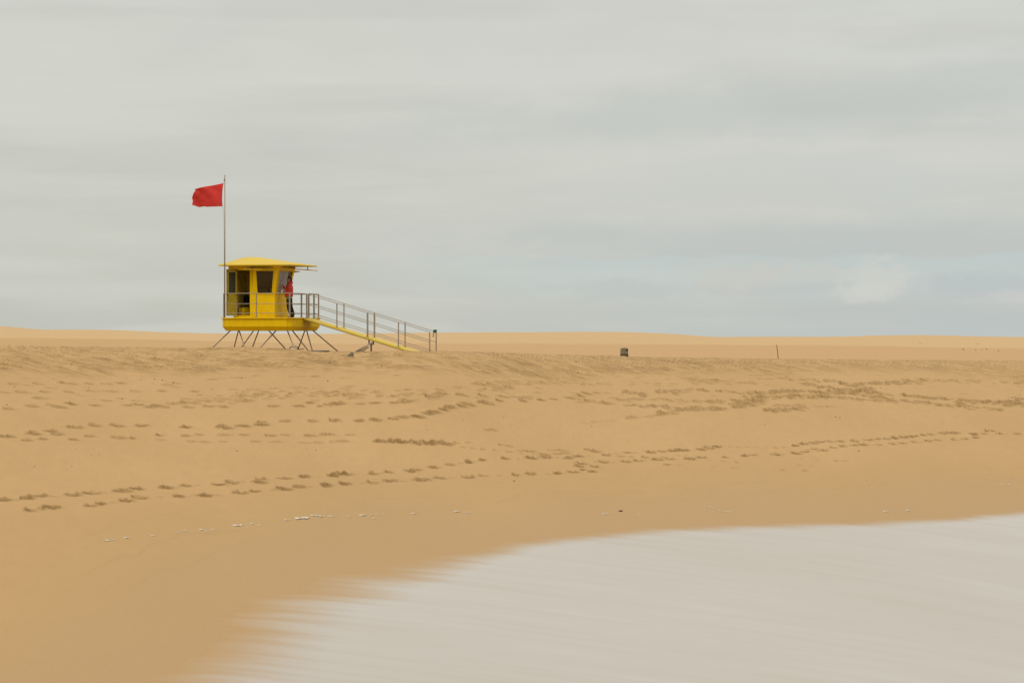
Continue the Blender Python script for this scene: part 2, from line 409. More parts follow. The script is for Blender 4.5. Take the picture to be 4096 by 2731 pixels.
dpr = np.zeros_like(Z0); hpr = np.zeros_like(Z0)
for (px, py, L, k) in prints:
    if not (-60 < px < 4160): continue
    d0 = d_at(px, py); x0 = (px-2048)/F*d0
    a, b = L*random.uniform(.95, 1.5), L*random.uniform(.36, .56)
    w = 2.6*L*F/d0
    i0, i1 = np.searchsorted(cols, px-w), np.searchsorted(cols, px+w)
    ic = int(np.clip(np.searchsorted(cols, px), 0, nc-1))
    j0, j1 = np.searchsorted(D[ic], d0-1.8*L-.4), np.searchsorted(D[ic], d0+1.8*L+.4)
    if i1 <= i0 or j1 <= j0: continue
    sl = (slice(i0, i1), slice(max(j0-3, 0), j1+3))
    dx = X[sl]-x0; dy = D[sl]-d0
    dx0 = dx
    th = random.uniform(.62, .95); c_, s_ = math.cos(th), math.sin(th)
    u, v = (dx*c_+dy*s_)/a, (-dx*s_+dy*c_)/b
    nz = lump[sl]*2; ns = lstr[sl]*2
    r = np.sqrt(u*u+v*v)*(1+.35*nz)+ns*.30
    pit = np.exp(-1.6*r*r)
    rim = np.exp(-((r-1.0)/.40)**2)*(.5+.5*np.clip(v, -1, 1))*(1+1.2*nz)
    hpr[sl] += k*(-.035*pit + .08*rim)
    dpr[sl] = np.maximum(dpr[sl], np.minimum(1, k*1.12)*sstep(1.2, .6, r)*(.82+.6*ns+.3*nz))  # prints darken for damp dug-up sand and painted shade together
hpr = np.clip(hpr, -.11, .14)
dz += hpr + dpr*(lump*.05+lstr*.04)
damp_shade = np.clip(np.maximum(damp_shade, dpr), 0, 1)
Z = Z0 + dz*inf*(D > 12) + CZ
# swash zone: distance to the waterline
sx_, sd_0 = T*DS, DS
poly = np.stack([sx_, sd_0], 1)[(cols > -700) & (cols < 4900)][::4]
def shore_dist(x, y):
    """signed distance to the waterline in plan, positive to seaward"""
    best = np.full(x.shape, 1e9)
    for p, q in zip(poly[:-1], poly[1:]):
        ex, ey = q-p; l2 = ex*ex+ey*ey
        t = np.clip(((x-p[0])*ex+(y-p[1])*ey)/l2, 0, 1)
        np.minimum(best, (x-p[0]-t*ex)**2+(y-p[1]-t*ey)**2, out=best)
    return np.sqrt(best)
sgn = np.where(D < DS[:, None], 1, -1)
ss = (slice(0, nc, 6), slice(0, nr, 4))
dsub = shore_dist(X[ss], D[ss])*sgn[ss]
dist = np.stack([np.interp(np.arange(nr), np.arange(0, nr, 4), r_) for r_ in dsub])
dist = np.stack([np.interp(np.arange(nc), np.arange(0, nc, 6), dist[:, k]) for k in range(nr)], 1)
tide = np.zeros_like(dist)                             # faint tide lines left by earlier waves
for off, wd, k in ((4.6, .07, .09), (3.3, .05, .08), (6.4, .06, .07)):
    tide = np.maximum(tide, k*np.exp(-((dist+off+nA*3.2+fbm(X/1.4, D/1.4, 91, 3)*.5)/wd)**2)*np.clip(fbm(X/5, D/5, 92, 2)*5+.5, 0, 1))
damp_shade = np.maximum(damp_shade, tide)
wet = sstep(-11, .5, dist + nA*4)*(D < DC[:, None])
far = dune

def grid_mesh(name, X, Y, Z, attrs, material, keep=None):
    n, m = X.shape
    co = np.stack([X, Y, Z], -1).reshape(-1, 3).astype(np.float32)
    idx = np.arange(n*m).reshape(n, m)
    q = np.stack([idx[:-1, :-1], idx[1:, :-1], idx[1:, 1:], idx[:-1, 1:]], -1).reshape(-1, 4).astype(np.int32)
    if keep is not None: q = q[keep.ravel()]
    me = bpy.data.meshes.new(name)
    me.vertices.add(len(co)); me.vertices.foreach_set('co', co.ravel())
    me.loops.add(q.size); me.loops.foreach_set('vertex_index', q.ravel())
    me.polygons.add(len(q)); me.polygons.foreach_set('loop_start', np.arange(0, q.size, 4, dtype=np.int32))
    me.polygons.foreach_set('loop_total', np.full(len(q), 4, np.int32))
    me.update(calc_edges=True)
    me.shade_smooth()
    for k, a in attrs.items():
        at = me.attributes.new(k, 'FLOAT', 'POINT'); at.data.foreach_set('value', a.reshape(-1).astype(np.float32))
    me.materials.append(material)
    return link(bpy.data.objects.new(name, me))

def sand_material():
    m = bpy.data.materials.new('beach_sand'); m.use_nodes = True
    nt = m.node_tree; b = nt.nodes['Principled BSDF']; L = nt.links.new
    def attr(n):
        a = nt.nodes.new('ShaderNodeAttribute'); a.attribute_name = n; return a.outputs['Fac']
    def mix(f, A, B):
        x = nt.nodes.new('ShaderNodeMix'); x.data_type = 'RGBA'
        if hasattr(f, 'links'): L(f, x.inputs['Factor'])
        else: x.inputs['Factor'].default_value = f
        for s_, v in (('A', A), ('B', B)):
            if isinstance(v, tuple): x.inputs[s_].default_value = (*v, 1)
            else: L(v, x.inputs[s_])
        return x.outputs['Result']
    geo = nt.nodes.new('ShaderNodeNewGeometry')
    def noise(scale, det=4, st=(1,1,1)):
        mp = nt.nodes.new('ShaderNodeMapping'); mp.inputs['Scale'].default_value = st
        L(geo.outputs['Position'], mp.inputs['Vector'])
        n = nt.nodes.new('ShaderNodeTexNoise'); n.inputs['Scale'].default_value = scale; n.inputs['Detail'].default_value = det
        n.inputs['Roughness'].default_value = .62
        L(mp.outputs[0], n.inputs['Vector']); return n.outputs['Fac']
    def rng(v, a, b_, c=0., d=1.):
        r = nt.nodes.new('ShaderNodeMapRange'); L(v, r.inputs['Value'])
        r.inputs['From Min'].default_value = a; r.inputs['From Max'].default_value = b_
        r.inputs['To Min'].default_value = c; r.inputs['To Max'].default_value = d
        return r.outputs[0]
    dry = mix(rng(noise(.16, 5, (1,.5,1)), .38, .62), SAND_A, SAND_B)
    dry = mix(rng(noise(3.0, 6, (1,.4,1)), .4, .75, 0, .35), dry, SAND_C)
    pl = mix(attr('plain'), dry, PLAIN)
    fr = mix(attr('far'), pl, DUNE)
    grains = rng(noise(30, 3), .58, .72, 0, .26)
    fr = mix(grains, fr, (.20, .125, .055))
    wt = mix(rng(attr('wet'), 0, 1, 0, .85), fr, WET)
    dp = mix(rng(attr('damp_shade'), 0, 1, 0, .92), wt, DAMP_SHADE)
    L(dp, b.inputs['Base Color'])
    b.inputs['Specular IOR Level'].default_value = .12
    L(rng(attr('wet'), .3, 1.0, .95, .62), b.inputs['Roughness'])
    bp = nt.nodes.new('ShaderNodeBump'); bp.inputs['Strength'].default_value = .35; bp.inputs['Distance'].default_value = .03
    L(noise(9, 6, (1,.6,1)), bp.inputs['Height']); L(bp.outputs[0], b.inputs['Normal'])
    return m

SAND_A, SAND_B, SAND_C = (.430,.272,.123), (.405,.254,.112), (.365,.224,.094)
PLAIN, DUNE = (.425,.262,.122), (.465,.305,.150)
WET, DAMP_SHADE = (.350,.218,.097), (.200,.113,.038)  # second tone: damp sand with the shade of prints and ripples mixed in
sand = grid_mesh('beach', X, D, Z, {'damp_shade': damp_shade, 'far': far, 'wet': wet, 'plain': plain*pl_side}, sand_material())
tag(sand, 'golden sand beach sloping up to a low berm with dunes behind', kind='structure')

def ground(x, y):
    i = (2048 + F*x/y); j = int(np.clip(np.searchsorted(cols, i), 1, nc-1))
    f = (i-cols[j-1])/(cols[j]-cols[j-1])
    return float((1-f)*np.interp(y, D[j-1], Z[j-1]) + f*np.interp(y, D[j], Z[j]))

def on_sand(px, py):
    d = d_at(px, py); x = (px-2048)/F*d
    return Vector((x, d, ground(x, d)))

def world(px, py, d):
    return Vector(((px-2048)/F*d, d, CZ-(py-EYE)/F*d))

# ---------------------------------------------------------------- the swash: a thin foamy sheet
ci = np.arange(0, nc, 2); Tw = T[ci]
nw = 520
DSw = DS[ci]
top_ = np.minimum(DSw+16, DC[ci]-4); bot_ = np.maximum(DSw*.62, 8)
lam = np.linspace(0, 1, nw)
Dw = 1/((1/bot_)[:, None]*(1-lam)+(1/top_)[:, None]*lam)
Xw = Tw[:, None]*Dw
Zb = np.stack([np.interp(Dw[k], D[ci[k]], Z[ci[k]]) for k in range(len(ci))])
Zbs = np.stack([np.interp(Dw[k], D[ci[k]], Z0[ci[k]]+CZ) for k in range(len(ci))])
Zw = np.maximum(np.maximum(Zb, Zbs)+.005, CZ-11.0)
a_, b_ = Xw*.89+Dw*.45, -Xw*.45+Dw*.89
st1 = fbm(a_/6, b_/.8, 71, 5, .6); st2 = fbm(a_/9, b_/.28, 72, 3, .6); big = fbm(a_/16, b_/6, 73, 3)
dw = shore_dist(Xw, Dw)*np.where(Dw < DSw[:, None], 1, -1)
st0 = fbm(a_/7, b_/2.4, 74, 4, .55)
side = (1-sstep(1250, 2300, cols[ci]))[:, None]
amp = .22+.78*side
al = sstep(-.35-.6*side, .55+1.3*side, dw - .30*side + amp*(st0*1.1 + st1*1.2 + st2*.8))**1.1
alpha = al
Zw = Zw - .03*(1-sstep(.0005, .012, al))                # the very edge dips into the sand
streak = np.clip(.60 + st1*.6 + st2*.7 + big*1.1 - .5*np.exp(-np.clip(dw, 0, 9)/2.2)*(.2+np.clip(-st2*2.5, 0, 1)), 0, 1)
def water_material():
    m = bpy.data.materials.new('foamy_swash'); m.use_nodes = True
    nt = m.node_tree; b = nt.nodes['Principled BSDF']; L = nt.links.new
    a = nt.nodes.new('ShaderNodeAttribute'); a.attribute_name = 'cover'
    s_ = nt.nodes.new('ShaderNodeAttribute'); s_.attribute_name = 'streak'
    x = nt.nodes.new('ShaderNodeMix'); x.data_type = 'RGBA'
    x.inputs['A'].default_value = (*WATER_B, 1); x.inputs['B'].default_value = (*WATER_A, 1)
    L(s_.outputs['Fac'], x.inputs['Factor'])
    y = nt.nodes.new('ShaderNodeMix'); y.data_type = 'RGBA'      # where the sheet is thinnest the wet sand shows through
    y.inputs['A'].default_value = (*(w_*.87+d_*.13*.95 for w_, d_ in zip(WET, SAND_A)), 1); L(x.outputs['Result'], y.inputs['B']); L(a.outputs['Fac'], y.inputs['Factor'])
    L(y.outputs['Result'], b.inputs['Base Color'])
    sp_ = nt.nodes.new('ShaderNodeMapRange'); sp_.inputs['To Min'].default_value = .12; sp_.inputs['To Max'].default_value = .3
    L(a.outputs['Fac'], sp_.inputs['Value']); L(sp_.outputs[0], b.inputs['Specular IOR Level'])
    rr_ = nt.nodes.new('ShaderNodeMapRange'); rr_.inputs['To Min'].default_value = .62; rr_.inputs['To Max'].default_value = .36
    L(a.outputs['Fac'], rr_.inputs['Value']); L(rr_.outputs[0], b.inputs['Roughness'])
    geo = nt.nodes.new('ShaderNodeNewGeometry'); mp = nt.nodes.new('ShaderNodeMapping')
    mp.inputs['Rotation'].default_value = (0, 0, R(-26.8)); mp.inputs['Scale'].default_value = (.1, 2.5, 1)
    L(geo.outputs['Position'], mp.inputs['Vector'])
    n = nt.nodes.new('ShaderNodeTexNoise'); n.inputs['Scale'].default_value = 1.2; n.inputs['Detail'].default_value = 5
    L(mp.outputs[0], n.inputs['Vector'])
    bp = nt.nodes.new('ShaderNodeBump'); bp.inputs['Strength'].default_value = .03; bp.inputs['Distance'].default_value = .05
    L(n.outputs['Fac'], bp.inputs['Height']); L(bp.outputs[0], b.inputs['Normal'])
    return m
WATER_A, WATER_B = (.400,.366,.325), (.362,.314,.264)
keep = np.maximum.reduce([al[:-1, :-1], al[1:, :-1], al[1:, 1:], al[:-1, 1:]]) > .0005
water = grid_mesh('sea_water', Xw, Dw, Zw, {'cover': alpha, 'streak': streak}, water_material(), keep)
tag(water, 'pale foamy sheet of seawater washing up the sand', kind='structure')

# ---------------------------------------------------------------- lifeguard tower
A = R(16); ca, sa = math.cos(A), math.sin(A)
D0 = 117.0; ZB = -.75                                    # base of the tower, relative to the eye
O = Vector(((893.9-2048)/F*D0, D0, CZ+ZB))
tower = empty('lifeguard_tower', O, -A)
tag(tower, 'yellow lifeguard hut on splayed steel legs with railed deck and long ramp', 'lifeguard tower')
z = lambda w: w-ZB                                        # eye-relative height -> local height
def loc(px, y):                                           # local x for a photo column at local depth y
    return (px-893.9-33.65*y)/87.8
def w2(x, y, zz):                                         # local -> world
    return Vector((O.x + x*ca + y*sa, O.y - x*sa + y*ca, O.z + zz))

def octo(x0, x1, y0, y1, c):
    return [(x0+c,y0),(x1-c,y0),(x1,y0+c),(x1,y1-c),(x1-c,y1),(x0+c,y1),(x0,y1-c),(x0,y0+c)]
ol = octo(-.115, 3.05, 0, 3.74, .17); il = octo(.015, 2.92, .13, 3.61, .12)
hz = [z(.543), z(.204), z(.02)]
mb = MB(); n = 8
vs = [(x,y,hz[0]) for x,y in ol]+[(x,y,hz[1]) for x,y in ol]+[(x,y,hz[2]) for x,y in il]
fs = [tuple(range(8))] + [(k,(k+1)%8,8+(k+1)%8,8+k) for k in range(8)] + [(8+k,8+(k+1)%8,16+(k+1)%8,16+k) for k in range(8)] + [tuple(range(16,24))]
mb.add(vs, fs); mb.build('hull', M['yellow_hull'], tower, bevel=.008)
for (x, y), (x2, y2) in ((ol[0], il[0]), (ol[1], il[1])):
    sm = MB(); sm.tube((x, y-.001, hz[0]-.01), (x, y-.001, hz[1]), .004, n=6); sm.tube((x, y-.001, hz[1]), (x2, y2-.001, hz[2]), .004, n=6)
    sm.build('hull_seam', M['seam'], tower)
MB().prism(octo(-.175, 3.11, -.06, 3.80, .19), z(.543), z(.583)).build('deck', M['yellow'], tower, bevel=.008)

# cabin walls (each panel a quad or a ring round an opening)
x0, x1, y0, y1 = .128, 2.02, .8, 2.47
zs, zt, zd, fl = z(1.546), z(2.80), z(.583), .24
fy = lambda zz: y0-fl*(zz-zs)/(zt-zs)                     # flared front plane
fx = lambda zz: x1+fl*(zz-zs)/(zt-zs)
def ring(mb, o, i):
    mb.add(list(o)+list(i), [(k,(k+1)%4,4+(k+1)%4,4+k) for k in range(4)])
wall = MB(); dx0, dx1, db, dt = .31, .885, z(.68), z(2.605)
# front with the doorway (strips round it), flaring out to the left at the top
wall.add([(x0,y0,zd),(dx0,y0,zd),(dx0,y0,zs),(x0,y0,zs),(dx0,y0,zt),(x0-fl,y0,zt)], [(0,1,2,3),(3,2,4,5)])
wall.add([(dx0,y0,zd),(dx1,y0,zd),(dx1,y0,db),(dx0,y0,db)], [(0,1,2,3)])
wall.add([(dx0,y0,dt),(dx1,y0,dt),(dx1,y0,zt),(dx0,y0,zt)], [(0,1,2,3)])
wall.add([(dx1,y0,zd),(.97,y0,zd),(.97,y0,zs),(.97,y0,zt),(dx1,y0,zt)], [(0,1,2,3,4)])
wall.add([(.97,y0,zd),(1.18,y0,zd),(1.18,y0,zs),(.97,y0,zs),(1.18,fy(zt),zt),(.97,y0,zt)], [(0,1,2,3),(3,2,4),(3,4,5)])
wall.add([(1.18,y0,zd),(x1,y0,zd),(x1,y0,zs),(1.18,y0,zs)], [(0,1,2,3)])
g0, g1 = z(1.614), z(2.569)
fo = [(1.18,y0,zs),(x1,y0,zs),(x1+fl,y0-fl,zt),(1.18,y0-fl,zt)]
fi = [(1.253,fy(g0),g0),(1.885,fy(g0),g0),(2.035,fy(g1),g1),(1.262,fy(g1),g1)]
ring(wall, fo, fi)
# right side
wall.add([(x1,y0,zd),(x1,y1,zd),(x1,y1,zs),(x1,y0,zs)], [(0,1,2,3)])
ro = [(x1,y0,zs),(x1,y1,zs),(x1+fl,y1+fl,zt),(x1+fl,y0-fl,zt)]
ri = [(fx(g0),1.06,g0),(fx(g0),2.22,g0),(fx(g1),2.45,g1),(fx(g1),.86,g1)]
ring(wall, ro, ri)
# back and left
wall.add([(x1,y1,zd),(x0,y1,zd),(x0,y1,zs),(x1,y1,zs)], [(0,1,2,3)])
wall.add([(x1,y1,zs),(x0,y1,zs),(x0-fl,y1+fl,zt),(x1+fl,y1+fl,zt)], [(0,1,2,3)])
wall.add([(x0,y1,zd),(x0,y0,zd),(x0,y0,zs),(x0,y1,zs)], [(0,1,2,3)])
wall.add([(x0,y1,zs),(x0,y0,zs),(x0-fl,y0,zt),(x0-fl,y1+fl,zt)], [(0,1,2,3)])
me = bpy.data.meshes.new('wall'); me.from_pydata(wall.v, [], wall.f)
bm = bmesh.new(); bm.from_mesh(me); bmesh.ops.remove_doubles(bm, verts=bm.verts, dist=.001)
bmesh.ops.recalc_face_normals(bm, faces=bm.faces)
cen = Vector((1.07, 1.6, z(1.7)))
if sum((f.calc_center_median()-cen).dot(f.normal)*f.calc_area() for f in bm.faces) < 0: bmesh.ops.reverse_faces(bm, faces=bm.faces)
bm.to_mesh(me); bm.free()
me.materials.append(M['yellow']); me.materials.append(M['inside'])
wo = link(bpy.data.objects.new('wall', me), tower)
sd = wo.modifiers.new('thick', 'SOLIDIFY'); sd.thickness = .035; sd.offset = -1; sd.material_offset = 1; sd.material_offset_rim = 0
MB().add([(x0-fl+.05,y0,zt-.03),(x1+fl-.05,y0-fl+.05,zt-.03),(x1+fl-.05,y1+fl-.05,zt-.03),(x0-fl+.05,y1+fl-.05,zt-.03)], [(0,1,2,3)]).build('ceiling_panel', M['inside'], tower, solid=.02)

def window(name_mat, o, i, nrm, label=None):
    """raised frame ring with the pane as its sub-part"""
    n_ = Vector(nrm).normalized(); oc = sum((Vector(p) for p in i), Vector())/4
    out = [Vector(p)+(Vector(p)-oc).normalized()*.075+n_*.010 for p in i]
    inn = [Vector(p)-(Vector(p)-oc).normalized()*.004+n_*.010 for p in i]
    fb = [p-n_*.03 for p in inn]
    mb = MB(); ring(mb, out, inn); ring(mb, inn, fb)
    ob = [p-n_*.012 for p in out]; ring(mb, ob, out)
    w = mb.build('window', M['yellow'], tower)
    p = MB().add([Vector(q)-n_*.012 for q in i], [(0,1,2,3)]).build('pane', name_mat, w)
    g = MB()
    for k in range(4):
        a, b = Vector(out[k])+n_*.0, Vector(out[(k+1)%4])
        g.tube(a-n_*.010, b-n_*.010, .006, n=6)
    for k in range(4):
        a, b = Vector(i[k]), Vector(i[(k+1)%4]); g.tube(a+n_*.006, b+n_*.006, .008, n=6)
    g.build('seal', M['seam'], w)
    return w
window(M['pane'], fo, fi, (0, -(zt-zs), -fl))
window(M['pane_soapy'], ro, ri, (zt-zs, 0, -fl))

# door leaf, opened about 120 degrees
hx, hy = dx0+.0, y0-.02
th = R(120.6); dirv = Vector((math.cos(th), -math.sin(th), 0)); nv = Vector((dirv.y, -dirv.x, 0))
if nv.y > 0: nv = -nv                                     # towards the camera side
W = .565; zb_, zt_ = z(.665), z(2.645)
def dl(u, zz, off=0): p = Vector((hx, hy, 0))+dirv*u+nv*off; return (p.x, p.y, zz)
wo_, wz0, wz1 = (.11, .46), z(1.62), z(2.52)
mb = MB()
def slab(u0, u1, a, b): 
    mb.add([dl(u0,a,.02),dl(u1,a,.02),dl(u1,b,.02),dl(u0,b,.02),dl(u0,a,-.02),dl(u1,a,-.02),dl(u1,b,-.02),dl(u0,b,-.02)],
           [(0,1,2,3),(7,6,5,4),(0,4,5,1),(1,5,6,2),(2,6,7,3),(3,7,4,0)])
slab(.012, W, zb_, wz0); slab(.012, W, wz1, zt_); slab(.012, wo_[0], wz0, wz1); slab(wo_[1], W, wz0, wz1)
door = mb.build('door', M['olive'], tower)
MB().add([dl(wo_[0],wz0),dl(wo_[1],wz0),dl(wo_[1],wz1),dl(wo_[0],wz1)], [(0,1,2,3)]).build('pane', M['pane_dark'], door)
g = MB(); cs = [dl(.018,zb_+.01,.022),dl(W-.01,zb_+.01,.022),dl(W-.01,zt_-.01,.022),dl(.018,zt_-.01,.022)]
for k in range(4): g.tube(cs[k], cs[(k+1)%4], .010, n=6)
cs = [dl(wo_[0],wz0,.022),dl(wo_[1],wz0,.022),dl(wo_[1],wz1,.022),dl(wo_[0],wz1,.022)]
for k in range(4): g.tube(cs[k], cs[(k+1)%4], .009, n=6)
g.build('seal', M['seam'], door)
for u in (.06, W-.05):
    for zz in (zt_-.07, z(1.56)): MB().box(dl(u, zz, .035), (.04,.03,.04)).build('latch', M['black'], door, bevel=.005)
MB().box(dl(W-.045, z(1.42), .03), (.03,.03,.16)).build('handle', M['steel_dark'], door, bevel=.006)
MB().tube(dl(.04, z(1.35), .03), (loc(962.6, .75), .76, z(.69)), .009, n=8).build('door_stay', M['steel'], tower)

# roof
ev = [(-.30,.15),(2.90,.15),(3.10,1.40),(3.10,3.10),(-.30,3.10)]; r0, r1 = (.33,1.6,z(3.19)), (.98,1.6,z(3.185))
zb1, zt1 = z(2.785), z(2.838)
vs = [(x,y,zb1) for x,y in ev]+[(x,y,zt1) for x,y in ev]+[r0, r1]
fs = [tuple(range(5))[::-1]]+[(k,(k+1)%5,5+(k+1)%5,5+k) for k in range(5)]+[(5,6,11,10),(6,7,11),(7,8,11),(8,9,10,11),(9,5,10)]
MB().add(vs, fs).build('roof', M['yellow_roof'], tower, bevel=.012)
# sun shades and their hangers
def plate(pts, t=.03):
    n_ = len(pts); vs = list(pts)+[(p[0],p[1],p[2]-t) for p in pts]
    return MB().add(vs, [tuple(range(n_)), tuple(range(n_, 2*n_))[::-1]]+[(k,(k+1)%n_,n_+(k+1)%n_,n_+k) for k in range(n_)])
zw_, zo_ = z(2.715), z(2.655)
plate([(loc(972,.25),.25,zo_),(loc(1041,.25),.25,zo_),(loc(1099,.60),.60,zw_-.02),(loc(1001,.74),.74,zw_)], .035).build('sun_shade', M['yellow_roof'], tower, bevel=.005)
plate([(2.26,.86,z(2.72)),(2.92,3.70,z(2.655)),(2.15,3.0,z(2.71)),(2.24,.95,z(2.73))], .035).build('sun_shade', M['yellow_roof'], tower, bevel=.005)
plate([(1.98,2.73,z(2.64)),(2.45,2.73,z(2.60)),(1.9,3.3,z(2.56))], .03).build('sun_shade', M['yellow_roof'], tower)
for (px, yy, za, zb2) in ((1001.5,.45,2.80,2.69),(1072,.45,2.80,2.68),(1178.5,1.9,2.80,2.69),(1231.8,2.75,2.80,2.63)):
    MB().bar((loc(px,yy),yy,z(za)), (loc(px,yy),yy,z(zb2)), .035,.035).build('hanger', M['steel'], tower)

# legs
LEGS = [(920.5,.6,845.1,.0),(952.1,1.2,932.6,2.2),(956,.5,981,-.5),(1011.8,3.2,959,3.7),(1032.7,3.4,1005.9,2.6),(1103.7,.6,1036.2,-.3),
        (1074.4,3.3,1139.9,3.9),(1148.7,.5,1176.1,-.55),(1169.2,1.6,1226,1.2),(1221,3.4,1194.7,3.3),(1226.9,2.2,1246.5,1.6),(1253.8,3.0,1338.8,2.6)]
for i, (pt, yt, pf, yf) in enumerate(LEGS):
    a = Vector((loc(pt, yt), yt, z(.03))); b = Vector((loc(pf, yf), yf, z(-.74))); b = a+(b-a)*1.35
    MB().tube(a, b, .026, n=14).build('leg', M['steel'] if i in (2,5,7) else M['steel_dark'], tower, smooth=True).data.shade_smooth()  # legs outside this list have their shade put into the colour

# railings of the deck
H = (1.03, .59, .185); zk = z(.583)
P0, P1 = (-.02,.08), (2.97,.08)
gateN, gateF, BR, BL = (2.98,1.48), (2.98,2.38), (2.98,3.62), (-.04,3.62)
def post(p, zb, zt, w=.05, name='railing_post'):
    mb = MB().bar((p[0],p[1],zb), (p[0],p[1],zt), w, w)
    mb.box((p[0],p[1],zb+.008), (w+.06, w+.05, .014))
    return mb.build(name, M['steel'], tower, bevel=.004)
for p, w in ((P0,.045),(( loc(1025,.08),.08),.042),(P1,.055),(gateN,.06),(gateF,.055),(BR,.045),(BL,.045),((1.5,3.62),.045),((-.02,2.0),.045)):
    post(p, zk, zk+H[0]-.01, w)
for h in H:
    r = .017 if h > 1 else .013
    for pts in ([P0, P1], [P1, gateN], [gateF, BR], [BR, BL], [BL, P0]):
        MB().tube((*pts[0], zk+h), (*pts[1], zk+h), r, n=8).build('rail', M['steel'], tower)
# low hoop by the doorway
xa, xb = loc(911.3,.10), loc(947.3,.10)
MB().path([(xa,.10,zk+.59),(xa,.10,z(.67)),(xb,.10,z(.67)),(xb,.10,zk+.59)], .014).build('rail', M['steel'], tower)

# ramp
zr = lambda x: z(.555-.2935*(x-3.2))
ya, yb, rx0, rx1 = 1.42, 2.44, 3.13, 8.7
mb = MB()
mb.add([(rx0,ya,zr(rx0)+.01),(rx1,ya,zr(rx1)),(rx1,yb,zr(rx1)),(rx0,yb,zr(rx0)+.01),(rx0,ya,zr(rx0)-.075),(rx1,ya,zr(rx1)-.075),(rx1,yb,zr(rx1)-.075),(rx0,yb,zr(rx0)-.075)],
       [(0,1,2,3),(7,6,5,4),(0,4,5,1),(1,5,6,2),(2,6,7,3),(3,7,4,0)])
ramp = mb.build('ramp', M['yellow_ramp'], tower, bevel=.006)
mb = MB()
mb.add([(rx0,ya+.02,zr(rx0)-.0765),(rx1,ya+.02,zr(rx1)-.0765),(rx1,yb-.02,zr(rx1)-.0765),(rx0,yb-.02,zr(rx0)-.0765),(rx0,ya+.02,zr(rx0)-.095),(rx1,ya+.02,zr(rx1)-.095),(rx1,yb-.02,zr(rx1)-.095),(rx0,yb-.02,zr(rx0)-.095)],
       [(0,1,2,3),(7,6,5,4),(0,4,5,1),(1,5,6,2),(2,6,7,3),(3,7,4,0)])
mb.build('underside_board', M['seam'], ramp)
RH = (1.045, .61, .20)
xs = (3.22, 4.585, 5.965, 7.345, 8.735)
for yy in (1.48, 2.38):
    for i, x in enumerate(xs):
        w = .06 if i in (0, 2) else .042
        zb = zr(x)-(0 if i < 4 else .25)
        mb = MB().bar((x,yy,zb), (x,yy,zr(x)+RH[0]-.01), w, w)
        if i < 4: mb.box((x,yy,zb+.015), (.17,.09,.014), Matrix.Rotation(R(16.3),3,'Y'))
        mb.build('ramp_post', M['steel'], tower, bevel=.004)
    for j, h in enumerate(RH):
        xe = xs[-1]
        MB().tube((xs[0],yy,zr(xs[0])+h), (xe,yy,zr(xe)+h), .014, n=8).build('ramp_rail', M['steel'], tower)
        MB().tube((2.98,yy,zk+H[j]), (xs[0],yy,zr(xs[0])+h), .014, n=8).build('ramp_rail', M['steel'], tower)
mb = MB(); xq = 5.97
mb.bar((xq,1.66,zr(xq)-.08), (xq,1.66,z(-.55)), .055,.055); mb.bar((xq,2.22,zr(xq)-.08), (xq,2.22,z(-.55)), .055,.055)
mb.bar((xq,1.63,z(-.545)), (xq,2.25,z(-.545)), .05,.05); mb.bar((xq,1.94,z(-.55)), (xq,1.94,z(-1.15)), .06,.06)
mb.build('ramp_support', M['steel_dark'], tower, bevel=.004)

# ---------------------------------------------------------------- flagpole and flag
fp = w2(.0, .15, zk)
pole = empty('flagpole', fp); tag(pole, 'tall thin steel flagpole fixed to the front corner of the hut deck', 'flagpole')
top = CZ + (EYE-700)/F*D0
MB().tube((0,0,0), (0,0,top-fp.z), .027, .022, n=14).build('pole', M['steel'], pole, smooth=True)
def rel(px, py): return world(px, py, fp.y)-fp
MB().path([rel(896.5,716)+Vector((0,-.03,0)), rel(895.5,724)+Vector((0,-.02,0)), rel(893.6,732.8)], .005, 6).build('halyard', M['steel_dark'], pole)
MB().path([rel(890.2,825.6), rel(892,836), rel(895,860), rel(896.3,1000), rel(896,1180)], .0045, 6).build('halyard', M['steel_dark'], pole)
MB().box(rel(897.4,719)+Vector((0,-.02,0)), (.04,.05,.06)).build('pulley', M['steel_dark'], pole, bevel=.008)

def poly1(pts, t):
    P = np.array(pts, float); L_ = np.concatenate([[0], np.cumsum(np.hypot(*np.diff(P, axis=0).T))]); L_ /= L_[-1]
    return np.stack([np.interp(t, L_, P[:, 0]), np.interp(t, L_, P[:, 1])], -1)
nu, nv_ = 72, 52
U = np.linspace(0, 1, nu); V = np.linspace(0, 1, nv_)
tp = poly1([(893.6,732.8),(858,740.5),(820,747),(793,753.5),(787,755.5),(779.6,756)], U)
bt = poly1([(890.2,825.6),(860,826.5),(828,827.5),(817,825.5),(808,826.8),(797,828.5),(786,826),(776,821.5),(771,822.5)], U)
ho = poly1([(893.6,732.8),(889.7,765),(888.3,800),(890.2,825.6)], V)
fy_ = poly1([(779.6,756),(781,764),(775,770.5),(769.8,782),(766.3,789),(767,794),(770,806),(768,815),(771,822.5)], V)
Ug, Vg = np.meshgrid(U, V, indexing='ij')
Q = ((1-Vg)[..., None]*tp[:, None]+Vg[..., None]*bt[:, None] + (1-Ug)[..., None]*ho[None]+Ug[..., None]*fy_[None]
     - ((1-Ug)*(1-Vg))[..., None]*tp[0]-(Ug*(1-Vg))[..., None]*tp[-1]-((1-Ug)*Vg)[..., None]*bt[0]-(Ug*Vg)[..., None]*bt[-1])
dg = Ug*.75+Vg*.55                                     # soft folds falling away from the upper hoist corner
dep = (.11*np.sin(2*math.pi*(1.1*dg)+.6)*Ug**.7 + .030*np.sin(2*math.pi*(2.7*dg+.25*np.sin(3*Vg))+1)*(.25+Ug)
       + .05*fbm(dg*7, (Vg-Ug)*1.8, 5, 3)*(.35+Ug))
base_d = fp.y-.0
